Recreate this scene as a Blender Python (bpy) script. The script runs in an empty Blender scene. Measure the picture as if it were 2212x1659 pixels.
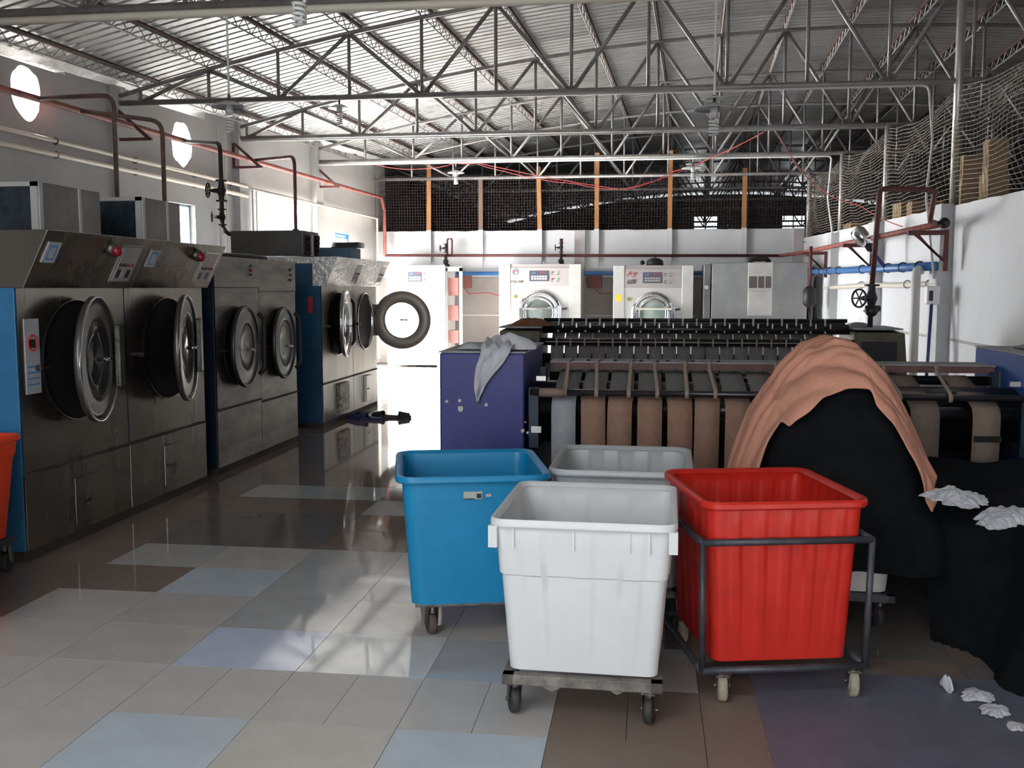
import bpy, math, random
from mathutils import Vector, Matrix, noise
random.seed(7)
R = math.radians
sc = bpy.context.scene
C = sc.collection

# ---------------------------------------------------------------- camera
F = 2150.0; HEYE = 1.6
PHI = math.atan((829.5-622)/F); TH = math.atan((1400-1106)*math.cos(PHI)/F)
cd = bpy.data.cameras.new('camera'); cam = bpy.data.objects.new('camera', cd); C.objects.link(cam)
cd.sensor_width = 36; cd.lens = 36*F/2212; cd.clip_end = 200; cd.clip_start = .05
cam.location = (0, 0, HEYE); cam.rotation_euler = (math.pi/2-PHI, 0, TH)
sc.camera = cam
sc.view_settings.view_transform = 'Standard'; sc.view_settings.look = 'None'
sc.view_settings.gamma = 1; sc.view_settings.use_curve_mapping = False
sc.view_settings.exposure = 0.0

# ---------------------------------------------------------------- world, sun, daylight
w = bpy.data.worlds.new('sky'); sc.world = w; w.use_nodes = True
bg = w.node_tree.nodes['Background']; bg.inputs[0].default_value = (.86, .93, 1, 1); bg.inputs[1].default_value = 2.2
def sun(d, e, ang=1.0, col=(1, .96, .9)):
    l = bpy.data.lights.new('sun', 'SUN'); l.energy = e; l.angle = R(ang); l.color = col
    o = bpy.data.objects.new('sun', l); C.objects.link(o)
    o.rotation_euler = Vector(d).to_track_quat('-Z', 'Y').to_euler()
def area(name, loc, d, sx, sy, e, col=(.93, .97, 1)):
    l = bpy.data.lights.new(name, 'AREA'); l.shape = 'RECTANGLE'; l.size = sx; l.size_y = sy; l.energy = e; l.color = col
    o = bpy.data.objects.new(name, l); C.objects.link(o); o.location = loc
    o.rotation_euler = Vector(d).to_track_quat('-Z', 'Z').to_euler()
sun((.74, .46, -.56), 110)
area('daylight_side_door', (-6.75, 16.6, 1.6), (1, .0, -.05), 4.2, 3.0, 1050)
area('daylight_entrance', (-1.4, -3.05, 2.0), (0, 1, -.62), 4.2, 2.0, 112)
area('fill_near_floor', (-2.6, -.6, 4.1), (.35, .75, -1), 2.6, 1.8, 95)  # added fill lamp under the closed roof, brightens the near floor
area('daylight_far_window', (2.25, 41.0+.3, 4.2), (0, -1, 0), 1.0, .5, 45)
area('daylight_far_window', (5.68, 41.0+.3, 4.2), (0, -1, 0), .95, .5, 45)
area('daylight_window', (-7.0, 13.2, 2.5), (1, 0, -.1), .8, .6, 18)

# ---------------------------------------------------------------- materials
MATS = {}
def mat(name, col, rough=.5, metal=0, var=0, vs=3, bump=0, bs=30, spec=.5, col2=None, stretch=None, emit=0, alpha=1, trans=0, coat=0):
    if name in MATS: return MATS[name]
    m = bpy.data.materials.new(name); m.use_nodes = True; nt = m.node_tree; b = nt.nodes['Principled BSDF']
    c = tuple(col)+(1,)
    b.inputs['Base Color'].default_value = c; b.inputs['Roughness'].default_value = rough
    b.inputs['Metallic'].default_value = metal; b.inputs['Specular IOR Level'].default_value = spec
    b.inputs['Coat Weight'].default_value = coat
    if emit: b.inputs['Emission Color'].default_value = c; b.inputs['Emission Strength'].default_value = emit
    if trans: b.inputs['Transmission Weight'].default_value = trans
    if var or col2 or bump:
        tc = nt.nodes.new('ShaderNodeTexCoord'); mp = nt.nodes.new('ShaderNodeMapping')
        nt.links.new(tc.outputs['Object'], mp.inputs[0])
        if stretch: mp.inputs['Scale'].default_value = stretch
    if var or col2:
        n = nt.nodes.new('ShaderNodeTexNoise'); n.inputs['Scale'].default_value = vs; n.inputs['Detail'].default_value = 6; n.inputs['Roughness'].default_value = .65
        nt.links.new(mp.outputs[0], n.inputs[0])
        r = nt.nodes.new('ShaderNodeValToRGB'); r.color_ramp.elements[0].position = .35; r.color_ramp.elements[1].position = .68
        a = col2 if col2 else tuple(max(0, x*(1-var)) for x in col)
        bb = col if col2 else tuple(min(1, x*(1+var)) for x in col)
        r.color_ramp.elements[0].color = tuple(a)+(1,); r.color_ramp.elements[1].color = tuple(bb)+(1,)
        nt.links.new(n.outputs[0], r.inputs[0]); nt.links.new(r.outputs[0], b.inputs['Base Color'])
        if var and metal:
            mr = nt.nodes.new('ShaderNodeMapRange'); mr.inputs[3].default_value = max(.05, rough-.12); mr.inputs[4].default_value = rough+.15
            nt.links.new(n.outputs[0], mr.inputs[0]); nt.links.new(mr.outputs[0], b.inputs['Roughness'])
    if bump:
        n2 = nt.nodes.new('ShaderNodeTexNoise'); n2.inputs['Scale'].default_value = bs; n2.inputs['Detail'].default_value = 4
        nt.links.new(mp.outputs[0], n2.inputs[0])
        bu = nt.nodes.new('ShaderNodeBump'); bu.inputs['Strength'].default_value = bump; bu.inputs['Distance'].default_value = .02
        nt.links.new(n2.outputs[0], bu.inputs['Height']); nt.links.new(bu.outputs[0], b.inputs['Normal'])
    MATS[name] = m
    return m
steel = mat('brushed_steel', (.28, .255, .22), .25, .95, .10, 2, .05, 60, stretch=(1, 1, .15))
steeld = mat('dirty_steel', (.19, .175, .155), .34, .85, .5, 3, .2, 60, stretch=(.4, 1, 2.2))
steell = mat('bright_steel', (.66, .64, .60), .36, .7, .10, 2)
chrome = mat('chrome', (.7, .7, .7), .12, 1)
darkhole = mat('drum_shade', (.012, .012, .012), .6)  # near-black colour stands in for the shade inside the drums
ringm = mat('door_ring_metal', (.13, .125, .12), .3, .7, .2)
glass = mat('door_glass', (.05, .055, .055), .08, 0, spec=.8)
bluep = mat('machine_blue_paint', (.03, .16, .33), .4, 0, .15, 4)
blued = mat('dark_blue_paint', (.008, .022, .042), .45, 0, .3, 4)
galv = mat('galvanised_sheet', (.21, .205, .20), .4, .7, .25, 3)
galvf = mat('pale_frame', (.50, .50, .48), .45, .4)
filt = mat('dark_filter_glass', (.02, .03, .04), .2, 0, .5, 10)
wallm = mat('whitewashed_plaster', (.68, .68, .69), .8, 0, .05, 1.2, .12, 14)
wallg = mat('grey_plaster', (.47, .46, .45), .85, 0, .08, 1.0, .12, 14)
wallb = mat('brown_grey_plaster', (.30, .27, .26), .85, 0, .1, 2)
roofm = mat('foil_roof_sheet', (.50, .50, .49), .38, .8, .12, 6, .7, 28, stretch=(.6, 2.0, 1))
trussm = mat('galvanised_tube', (.29, .27, .26), .45, .45, .2, 8)
rust = mat('rusty_bar', (.085, .05, .042), .7, .2, .4, 12)
rodm = mat('grey_rod', (.33, .31, .30), .5, .3)
redp = mat('red_oxide_pipe', (.30, .085, .07), .6, 0, .35, 5)
redd = mat('dark_red_pipe', (.12, .035, .035), .6, 0, .3, 5)
brownp = mat('rusty_brown_pipe', (.16, .10, .08), .6, .2, .4, 6)
blackp = mat('black_iron', (.03, .026, .028), .5, .3, .3, 10)
whitep = mat('white_pvc', (.62, .60, .57), .5)
creamp = mat('cream_pvc', (.72, .66, .55), .5)
bluepvc = mat('blue_pvc', (.05, .17, .42), .4, 0, .2, 4)
navy = mat('navy_pvc', (.02, .03, .16), .4)
bluec = mat('violet_blue_enamel', (.035, .035, .21), .42, 0, .14, 3, .05, 60)
bluer = mat('cobalt_enamel', (.035, .10, .34), .45, 0, .15, 3)
topg = mat('grey_table_top', (.30, .30, .31), .6, 0, .2, 10)
olive = mat('olive_enamel', (.115, .10, .065), .6, 0, .2, 8)
blackr = mat('black_roller', (.014, .013, .014), .35, .2)
brownr = mat('brown_painted_rail', (.13, .06, .055), .6, 0, .3, 12)
felt = mat('grey_felt_belt', (.20, .195, .19), .95, 0, .12, 30, .3, 200)
feltp = mat('tan_belt', (.34, .20, .14), .9, 0, .10, 25, .3, 200)
feltw = mat('pale_grey_belt', (.36, .37, .39), .9, 0, .08, 25)
tapem = mat('webbing_tape', (.33, .25, .20), .9)
tubw = mat('white_polythene', (.74, .75, .755), .36, 0, .03, 4, spec=.5)
tubb = mat('blue_polythene', (.006, .25, .50), .38, 0, .06, 4, .08, 80)
tubr = mat('red_polythene', (.62, .024, .014), .36, 0, .10, 9)
tubo = mat('orange_red_polythene', (.85, .06, .015), .4, 0, .05, 5)
tubg = mat('grey_white_polythene', (.46, .48, .49), .3)
framem = mat('worn_grey_frame', (.20, .18, .16), .6, .3, .5, 14)
frameb = mat('dark_tube_frame', (.07, .075, .09), .45, .4, .3, 14)
rubber = mat('dark_rubber', (.045, .042, .042), .6, 0, .3, 12)
rubbb = mat('brown_rubber', (.10, .07, .065), .65)
wheelc = mat('cream_wheel', (.42, .38, .28), .6, 0, .35, 12)
pinkm = mat('salmon_sheet', (.64, .30, .205), .9, 0, .08, 6, .2, 60)
blackc = mat('black_cloth', (.006, .0075, .009), .95, 0, .3, 8, .35, 25, spec=.15)
navyc = mat('dark_teal_cloth', (.006, .018, .024), .95, spec=.15)
whitec = mat('white_cloth', (.58, .58, .62), .9, 0, .06, 12, .35, 50)
browncl = mat('brown_cloth', (.20, .075, .03), .95, 0, .3, 20)
wood = mat('orange_pine_batten', (.42, .19, .07), .65, 0, .2, 6, stretch=(3, 3, .4))
woodd = mat('weathered_batten', (.17, .11, .08), .75, 0, .2, 6, stretch=(3, 3, .4))
netm = mat('net_twine', (.33, .29, .25), .9)
netd = mat('dark_net_twine', (.05, .035, .035), .9)
card = mat('cardboard', (.36, .24, .13), .85, 0, .12, 5)
tapeb = mat('parcel_tape', (.45, .38, .26), .4)
enamel = mat('white_enamel', (.50, .50, .49), .4)
bulbm = mat('frosted_tube', (.66, .66, .64), .35)
blk = mat('black_plastic', (.02, .02, .022), .4)
redl = mat('red_lamp_lens', (.22, .012, .02), .2)
redw = mat('red_wire_sheath', (.40, .05, .05), .6)
yel = mat('yellow_sticker', (.85, .55, .06), .6)
yel2 = mat('pale_yellow_sticker', (.85, .75, .25), .6)
paper = mat('pale_sticker', (.42, .42, .46), .6, 0, .1, 20)
inkr = mat('red_ink', (.55, .04, .04), .6)
inkb = mat('blue_ink', (.08, .25, .55), .6)
inkk = mat('black_ink', (.02, .02, .02), .6)
panelg = mat('panel_grey_brown', (.42, .38, .37), .45, .3)
dispm = mat('display_dark', (.06, .065, .09), .3)
white = mat('white_paint', (.80, .80, .79), .45)
greenl = mat('green_button', (.12, .38, .22), .4)
brass = mat('brass_lock', (.35, .28, .08), .35, .7)
concrete = mat('grout_concrete', (.10, .095, .09), .8)
matm = mat('blue_grey_plate', (.15, .15, .20), .42, 0, .1, 8, .1, 80)
cement = mat('cement_render', (.36, .35, .34), .85, 0, .1, 2)
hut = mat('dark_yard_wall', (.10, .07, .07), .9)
plastic = mat('clear_film', (.75, .73, .69), .15, .2, .2, 10, .8, 20)
grime = mat('grime', (.05, .04, .035), .8)

# ---------------------------------------------------------------- mesh builder
class MB:
    def __init__(s): s.v = []; s.f = []; s.mi = []; s.cur = 0
    def add(s, vs, fs):
        n = len(s.v); s.v += [tuple(v) for v in vs]
        for f in fs: s.f.append(tuple(n+i for i in f)); s.mi.append(s.cur)
        return s
    def box(s, x0, x1, y0, y1, z0, z1, rz=0, c=None):
        vs = [(x, y, z) for z in (z0, z1) for y in (y0, y1) for x in (x0, x1)]
        if rz or c:
            c = c or ((x0+x1)/2, (y0+y1)/2)
            ca, sa = math.cos(rz), math.sin(rz)
            vs = [(c[0]+(x-c[0])*ca-(y-c[1])*sa, c[1]+(x-c[0])*sa+(y-c[1])*ca, z) for x, y, z in vs]
        return s.add(vs, [(0, 2, 3, 1), (4, 5, 7, 6), (0, 1, 5, 4), (2, 6, 7, 3), (0, 4, 6, 2), (1, 3, 7, 5)])
    def prism(s, poly, a0, a1, axis=0):
        # polygon in the two other axes, extruded along axis
        n = len(poly); vs = []
        for a in (a0, a1):
            for p, q in poly:
                vs.append((a, p, q) if axis == 0 else ((p, a, q) if axis == 1 else (p, q, a)))
        return s.add(vs, [tuple(range(n)), tuple(range(2*n-1, n-1, -1))]+[(i, i+n, (i+1) % n+n, (i+1) % n) for i in range(n)])
    def path(s, pts, r, n=8, cap=True, rs=None):
        pts = [Vector(p) for p in pts]; rings = []
        up = None
        for i, p in enumerate(pts):
            if i == 0: t = pts[1]-p
            elif i == len(pts)-1: t = p-pts[i-1]
            else: t = (pts[i+1]-p).normalized()+(p-pts[i-1]).normalized()
            t = t.normalized() if t.length > 1e-9 else Vector((0, 0, 1))
            if up is None: up = Vector((0, 0, 1)) if abs(t.z) < .9 else Vector((1, 0, 0))
            a = t.cross(up)
            if a.length < 1e-4: a = t.cross(Vector((0, 1, 0)))
            a.normalize(); b = a.cross(t).normalized(); up = b
            rr = rs[i] if rs else r
            rings.append([p+a*rr*math.cos(2*math.pi*k/n)+b*rr*math.sin(2*math.pi*k/n) for k in range(n)])
        vs = [v for g in rings for v in g]; fs = []
        for i in range(len(pts)-1):
            for k in range(n):
                fs.append((i*n+k, i*n+(k+1) % n, (i+1)*n+(k+1) % n, (i+1)*n+k))
        if cap: fs += [tuple(range(n-1, -1, -1)), tuple((len(pts)-1)*n+k for k in range(n))]
        return s.add(vs, fs)
    def cyl(s, p, q, r, n=16): return s.path([p, q], r, n)
    def lathe(s, prof, c=(0, 0, 0), axis=2, n=24, arc=None):
        # prof: list of (radius, height along axis)
        vs = []; fs = []; m = len(prof)
        for k in range(n):
            a = 2*math.pi*k/n; ca, sa = math.cos(a), math.sin(a)
            for r, h in prof:
                p = (r*ca, r*sa, h) if axis == 2 else ((h, r*ca, r*sa) if axis == 0 else (r*ca, h, r*sa))
                vs.append((p[0]+c[0], p[1]+c[1], p[2]+c[2]))
        for k in range(n):
            k2 = (k+1) % n
            for i in range(m-1): fs.append((k*m+i, k2*m+i, k2*m+i+1, k*m+i+1))
        return s.add(vs, fs)
    def sphere(s, c, r, n=12, sz=1):
        return s.lathe([(max(1e-4, r*math.sin(math.pi*i/8)), -r*sz*math.cos(math.pi*i/8)) for i in range(9)], c, 2, n)
    def torus(s, c, R_, r, axis=2, n=28, m=8):
        return s.lathe([(R_+r*math.cos(2*math.pi*i/m), r*math.sin(2*math.pi*i/m)) for i in range(m+1)], c, axis, n)
    def disc(s, c, r, axis=1, n=20):
        return s.lathe([(1e-4, 0), (r, 0)], c, axis, n)
    def plate_hole(s, x0, x1, z0, z1, cx, cz, r, y, n=32):
        # vertical plate in the xz plane at y with a round hole
        vs = []; N = n
        for k in range(N):
            a = 2*math.pi*k/N; ca, sa = math.cos(a), math.sin(a)
            vs.append((cx+r*ca, y, cz+r*sa))
            t = min((x1-cx)/ca if ca > 1e-6 else ((x0-cx)/ca if ca < -1e-6 else 1e9), (z1-cz)/sa if sa > 1e-6 else ((z0-cz)/sa if sa < -1e-6 else 1e9))
            vs.append((cx+t*ca, y, cz+t*sa))
        # corners
        s.add(vs, [(2*k, 2*k+1, (2*k+3) % (2*N), (2*k+2) % (2*N)) for k in range(N)])
        for (qx, qz) in ((x0, z0), (x0, z1), (x1, z0), (x1, z1)):
            aa = math.atan2(qz-cz, qx-cx) % (2*math.pi); k = int(aa/(2*math.pi)*N)
            p, q = vs[2*k+1], vs[(2*((k+1) % N)+1)]
            s.add([p, q, (qx, y, qz)], [(0, 1, 2)])
        return s
    def grid(s, fn, nu, nv, closeu=False):
        vs = [fn(i/(nu if closeu else nu-1), j/(nv-1)) for i in range(nu) for j in range(nv)]
        fs = []
        for i in range(nu if closeu else nu-1):
            i2 = (i+1) % nu
            for j in range(nv-1): fs.append((i*nv+j, i2*nv+j, i2*nv+j+1, i*nv+j+1))
        return s.add(vs, fs)
    def mesh(s, name, ms, smooth=False):
        me = bpy.data.meshes.new(name); me.from_pydata(s.v, [], s.f)
        for m in (ms if isinstance(ms, (list, tuple)) else [ms]): me.materials.append(m)
        if any(s.mi): me.polygons.foreach_set('material_index', s.mi)
        if smooth: me.polygons.foreach_set('use_smooth', [True]*len(me.polygons))
        me.validate(); me.update()
        return me
    def build(s, name, ms, parent=None, smooth=False, bevel=0, world=False, solid=0, auto=False):
        me = s.mesh(name, ms, smooth)
        o = bpy.data.objects.new(name, me); C.objects.link(o)
        if parent is not None:
            o.parent = parent
            if world: o.location = -wloc(parent)
        if solid:
            md = o.modifiers.new('s', 'SOLIDIFY'); md.thickness = solid; md.offset = 0
        if bevel:
            md = o.modifiers.new('b', 'BEVEL'); md.width = bevel; md.segments = 2; md.limit_method = 'ANGLE'
        if auto:
            import bmesh
            bm = bmesh.new(); bm.from_mesh(me)
            for e in bm.edges:
                e.smooth = len(e.link_faces) == 2 and e.calc_face_angle(0) < R(35)
            bm.to_mesh(me); bm.free()
        return o
def wloc(p):
    v = Vector(p.location)
    while p.parent is not None: p = p.parent; v += Vector(p.location)
    return v
def tag(o, label=None, cat=None, group=None, kind=None):
    if label: o['label'] = label
    if cat: o['category'] = cat
    if group: o['group'] = group
    if kind: o['kind'] = kind
    return o
def thing(name, label, cat, loc=(0, 0, 0), rz=0, group=None):
    o = bpy.data.objects.new(name, None); C.objects.link(o); o.location = loc; o.rotation_euler = (0, 0, rz); o.empty_display_size = .1
    return tag(o, label, cat, group)
def struct(name, mb, m, **k): return tag(mb.build(name, m, **k), kind='structure')
def copy_tree(o, parent=None):
    c = o.copy(); C.objects.link(c); c.parent = parent
    for ch in o.children: copy_tree(ch, c)
    return c
def text(parent, name, s, size, loc, rot, m, label=None, depth=.0015):
    cu = bpy.data.curves.new('t', 'FONT'); cu.body = s; cu.size = size; cu.extrude = depth; cu.align_x = 'CENTER'; cu.align_y = 'CENTER'; cu.resolution_u = 2
    t = bpy.data.objects.new('t', cu); C.objects.link(t)
    bpy.context.view_layer.update()
    me = bpy.data.meshes.new_from_object(t.evaluated_get(bpy.context.evaluated_depsgraph_get()))
    me.materials.clear(); me.materials.append(m)
    bpy.data.objects.remove(t)
    o = bpy.data.objects.new(name, me); C.objects.link(o); o.parent = parent; o.location = loc; o.rotation_euler = rot
    return o
def arcpts(a, b, c, r, n=5):
    # rounded corner at b between a and c
    a, b, c = Vector(a), Vector(b), Vector(c); u = (a-b).normalized(); v = (c-b).normalized()
    return [(b+u*r*(1-t)**2+v*r*t*t) for t in [i/(n-1) for i in range(n)]]
def bent(pts, r=.08):
    out = [pts[0]]
    for i in range(1, len(pts)-1): out += arcpts(pts[i-1], pts[i], pts[i+1], r)
    return out+[pts[-1]]

# ---------------------------------------------------------------- building lines
def LW(y): return -6.25+.088*(min(y, 20.9)-14.7)            # inner face of the left wall
def RW(y): return 3.30-.024*(y-11.75)            # inner face of the right wall
YB = 20.8                                        # back partition
YF = 41.0
def ZT(x): return 5.2-.014*(x-3)**2              # top chord of the roof trusses
def SH(y): return .045*(y-11.75)
def ZR(x): return ZT(x)+.22                      # roof sheet
LA = math.atan(.088)

# ceiling: corrugated sheets
mb = MB(); per = .17; ys = []; y = -4.2
while y < 43:
    ys += [(y, 0), (y+.115, 0), (y+.128, .026), (y+.157, .026)]; y += per
nx = 31
def RX(yy, i):
    a = LW(yy)-.34; return a+(13.6-a)*i/30
mb.v = [(RX(yy, i), yy, ZR(RX(yy, i))+dz) for yy, dz in ys for i in range(31)]
mb.f = [(j*nx+i, j*nx+i+1, (j+1)*nx+i+1, (j+1)*nx+i) for j in range(len(ys)-1) for i in range(nx-1)]; mb.mi = [0]*len(mb.f)
struct('ceiling', mb, roofm)

# left wall, built from panels around its openings; local u = along the wall (y), thickness outwards
def lwbox(mb, y0, y1, z0, z1, t0=0, t1=.24):
    vs = []
    for z in (z0, z1):
        for (yy, t) in ((y0, t0), (y1, t0), (y1, t1), (y0, t1)): vs.append((LW(yy)-t, yy, ZR(LW(yy))-.09 if z == ZW else z))
    mb.add(vs, [(0, 3, 2, 1), (4, 5, 6, 7), (0, 1, 5, 4), (1, 2, 6, 5), (2, 3, 7, 6), (3, 0, 4, 7)])
ZW = 4.00
def oval(mb, cy, cz, ry, rz, y0, y1, z0, z1, seed):
    N = 40; vs = []
    for k in range(N):
        a = 2*math.pi*k/N; ca, sa = math.cos(a), math.sin(a)
        q = 1+.14*noise.noise((ca*1.7+seed, sa*1.7, seed))+.05*noise.noise((ca*6+seed, sa*6, seed))
        py, pz = cy+ry*q*ca, cz+rz*q*sa
        t = min((y1-cy)/ca if ca > 1e-6 else ((y0-cy)/ca if ca < -1e-6 else 1e9), (z1-cz)/sa if sa > 1e-6 else ((z0-cz)/sa if sa < -1e-6 else 1e9))
        oy, oz = cy+t*ca, cz+t*sa
        vs += [(LW(py), py, pz), (LW(oy), oy, oz), (LW(py)-.24, py+.02*ca, pz+.02*sa), (LW(oy)-.24, oy, oz)]
    n4 = 4*N
    mb.add(vs, [f for k in range(N) for f in ((4*k, (4*k+4) % n4, (4*k+5) % n4, 4*k+1), (4*k, 4*k+2, (4*k+6) % n4, (4*k+4) % n4), (4*k+2, 4*k+3, (4*k+7) % n4, (4*k+6) % n4))])
    for (qy, qz) in ((y0, z0), (y0, z1), (y1, z0), (y1, z1)):
        aa = math.atan2(qz-cz, qy-cy) % (2*math.pi); k = int(aa/(2*math.pi)*N)
        p, q = vs[4*k+1], vs[(4*((k+1) % N)+1)]
        mb.add([p, q, (LW(qy), qy, qz)], [(0, 1, 2)])
        p, q = vs[4*k+3], vs[(4*((k+1) % N)+3)]
        mb.add([p, q, (LW(qy)-.24, qy, qz)], [(0, 1, 2)])
mb = MB()
lwbox(mb, -4, 9.6, 0, ZW)
lwbox(mb, 9.6, 10.8, 0, 3.2); oval(mb, 10.14, 3.69, .235, .285, 9.6, 10.8, 3.2, ZW, 3)
lwbox(mb, 10.8, 12.6, 0, ZW)
lwbox(mb, 12.6, 13.85, 0, 2.1); lwbox(mb, 12.6, 12.83, 2.1, 2.76); lwbox(mb, 13.5, 13.85, 2.1, 2.76); lwbox(mb, 12.6, 13.85, 2.76, 3.05)
oval(mb, 13.2, 3.57, .255, .30, 12.6, 13.85, 3.05, ZW, 8)
lwbox(mb, 13.85, 14.95, 0, ZW)
lwbox(mb, 14.95, 17.35, 3.1, ZW)
lwbox(mb, 17.35, 18.5, 2.2, ZW)
lwbox(mb, 18.5, 19.35, 2.66, ZW); lwbox(mb, 18.5, 19.35, 2.2, 2.42)
lwbox(mb, 19.35, 21.4, 2.2, ZW); lwbox(mb, 19.75, 21.4, 0, 2.2)
struct('wall_left', mb, wallg)
mb = MB()
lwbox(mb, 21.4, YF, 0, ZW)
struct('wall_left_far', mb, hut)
# pilaster strips on the left wall
mb = MB()
for (a, b) in ((14.62, 15.0), (17.45, 17.75)):
    lwbox(mb, a, b, 0 if a < 15 else 2.25, ZW, -.10, 0)
lwbox(mb, 11.62, 11.86, 0, ZW, -.05, 0)
struct('trim_1', mb, wallg)
# window frames
mb = MB()
def fr(mb, y0, y1, z0, z1, t=.03, d0=.08, d1=.14):
    lwbox(mb, y0, y0+t, z0, z1, d0, d1); lwbox(mb, y1-t, y1, z0, z1, d0, d1); lwbox(mb, y0, y1, z0, z0+t, d0, d1); lwbox(mb, y0, y1, z1-t, z1, d0, d1)
fr(mb, 12.83, 13.5, 2.1, 2.76); lwbox(mb, 13.18, 13.21, 2.1, 2.76, .08, .14)
struct('window_1', mb, mat('pale_blue_frame', (.35, .5, .6), .5))
mb = MB(); fr(mb, 18.5, 19.35, 2.42, 2.66, .035); lwbox(mb, 18.5, 19.35, 2.57, 2.59, .08, .14)
struct('window_2', mb, mat('blue_frame', (.06, .22, .5), .5))
mb = MB(); fr(mb, 14.95, 17.35, 0.0, 3.1, .05, .1, .2); None
struct('window_3', mb, white)
# eave flashing of crinkled foil under the roof edge
def fl(u, v):
    y = -3+24.2*u; n_ = noise.noise((y*1.3, 0, 5))*.03+noise.noise((y*5, 1, 5))*.018
    return (LW(y)+.03+.10*v, y, ZR(LW(y))-.10+.07*v+n_*(1-v)*1.2)
struct('trim_2', MB().grid(fl, 160, 4), mat('crinkled_foil', (.8, .8, .79), .5, .3, .2, 12, .6, 20), smooth=True)

# back partition
mb = MB(); topn = lambda u: 2.79+.012*noise.noise((u*3, 2, 1))+.008*noise.noise((u*11, 2, 1))
def bw(y0, y1):
    N = 90; vs = []
    for i in range(N+1):
        x = LW(YB)-.1+(RW(YB)+.25-LW(YB))*i/N
        vs += [(x, y0, 0), (x, y0, topn(x)), (x, y1, topn(x)), (x, y1, 0)]
    return vs, [(4*i+a, 4*i+4+a, 4*i+4+b, 4*i+b) for i in range(N) for a, b in ((0, 1), (1, 2), (2, 3))]
v_, f_ = bw(YB, YB+.14); mb.add(v_, f_)
struct('wall_back', mb, wallm)
mb = MB().box(-1.52, -1.30, YB-.10, YB, 0, 2.78).box(RW(YB)-.2, RW(YB), YB-.08, YB, 0, 2.78)
struct('trim_3', mb, mat('pilaster_grey', (.5, .46, .46), .85, 0, .1))
mb = MB().box(LW(YB), RW(YB), YB-.022, YB-.001, 0, 1.82)
struct('trim_4', mb, wallb)
mb = MB().box(LW(YB), RW(YB), YB-.03, YB-.02, 1.02, 1.035)
struct('trim_5', mb, wallm)
# right partition
def rwbox(mb, y0, y1, z0, z1, t0=0, t1=.14):
    vs = []
    for z in (z0, z1):
        for (yy, t) in ((y0, t0), (y1, t0), (y1, t1), (y0, t1)): vs.append((RW(yy)+t, yy, z))
    mb.add(vs, [(0, 3, 2, 1), (4, 5, 6, 7), (0, 1, 5, 4), (1, 2, 6, 5), (2, 3, 7, 6), (3, 0, 4, 7)])
mb = MB(); N = 160; vs = []
for i in range(N+1):
    y = -4+(YB+4.14)*i/N; zt = 2.47+.012*(y-9)*.9+.012*noise.noise((y*3, 7, 1))
    vs += [(RW(y), y, 0), (RW(y), y, zt), (RW(y)+.14, y, zt), (RW(y)+.14, y, 0)]
mb.add(vs, [(4*i+a, 4*i+4+a, 4*i+4+b, 4*i+b) for i in range(N) for a, b in ((0, 1), (1, 2), (2, 3))])
struct('wall_right', mb, wallm)
mb = MB()
for y in (8.0, 11.75, 14.7, 17.6):
    rwbox(mb, y-.17, y+.17, 0, 2.52, -.13, 0)
struct('trim_6', mb, mat('pilaster_white', (.55, .56, .57), .85, 0, .08))
mb = MB()
N = 120; vs = []
for i in range(N+1):
    y = 2+18.6*i/N; z = 1.03+.012*noise.noise((y*.8, 3, 3))
    vs += [(RW(y)-.012, y, z-.010), (RW(y)-.012, y, z+.010), (RW(y), y, z+.018), (RW(y), y, z-.014)]
mb.add(vs, [(4*i+a, 4*i+4+a, 4*i+4+b, 4*i+b) for i in range(N) for a, b in ((0, 1), (1, 2), (3, 0))])
struct('trim_7', mb, mat('ledge_grey', (.42, .40, .38), .85))
# outer shell of the hall beyond the partitions
struct('wall_right_outer', MB().box(13.0, 13.2, -4, YF, 0, 3.8), hut)
mb = MB()
wx = [(1.75, 2.75), (5.2, 6.15)]; z0, z1 = 3.92, 4.48
edges = [-6.6, 1.75, 2.75, 5.2, 6.15, 13.2]
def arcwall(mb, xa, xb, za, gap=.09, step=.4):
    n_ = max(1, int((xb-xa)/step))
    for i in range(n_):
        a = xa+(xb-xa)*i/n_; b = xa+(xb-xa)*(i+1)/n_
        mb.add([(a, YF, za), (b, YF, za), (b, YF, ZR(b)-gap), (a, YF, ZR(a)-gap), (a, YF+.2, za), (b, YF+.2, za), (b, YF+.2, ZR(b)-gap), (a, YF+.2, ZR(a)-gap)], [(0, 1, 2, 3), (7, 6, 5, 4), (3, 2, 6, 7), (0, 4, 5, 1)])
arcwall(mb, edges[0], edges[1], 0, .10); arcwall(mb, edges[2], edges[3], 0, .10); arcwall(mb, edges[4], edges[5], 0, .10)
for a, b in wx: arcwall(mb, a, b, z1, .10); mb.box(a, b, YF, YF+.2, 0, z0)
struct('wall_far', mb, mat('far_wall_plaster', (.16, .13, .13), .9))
for i, (a, b) in enumerate(wx):
    mb = MB()
    for u in (a, (a+b)/2-.03, b-.05): mb.box(u, u+.05, YF+.06, YF+.12, z0, z1)
    for u in (z0, (z0+z1)/2, z1-.04): mb.box(a, b, YF+.06, YF+.12, u, u+.04)
    struct('window_%d' % (4+i), mb, blk)
# wall behind the camera with its entrance
mb = MB().box(-8.0, -3.5, -3.2, -3.0, 0, 4.2).box(1.1, 13.2, -3.2, -3.0, 0, 4.6).box(-3.5, 1.1, -3.2, -3.0, 3.15, 4.6)
struct('wall_front', mb, wallg)
# yard outside the side door
struct('ground_1', MB().box(-30, LW(15)-.55, -10, 45, -.12, -.02), cement)

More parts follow.
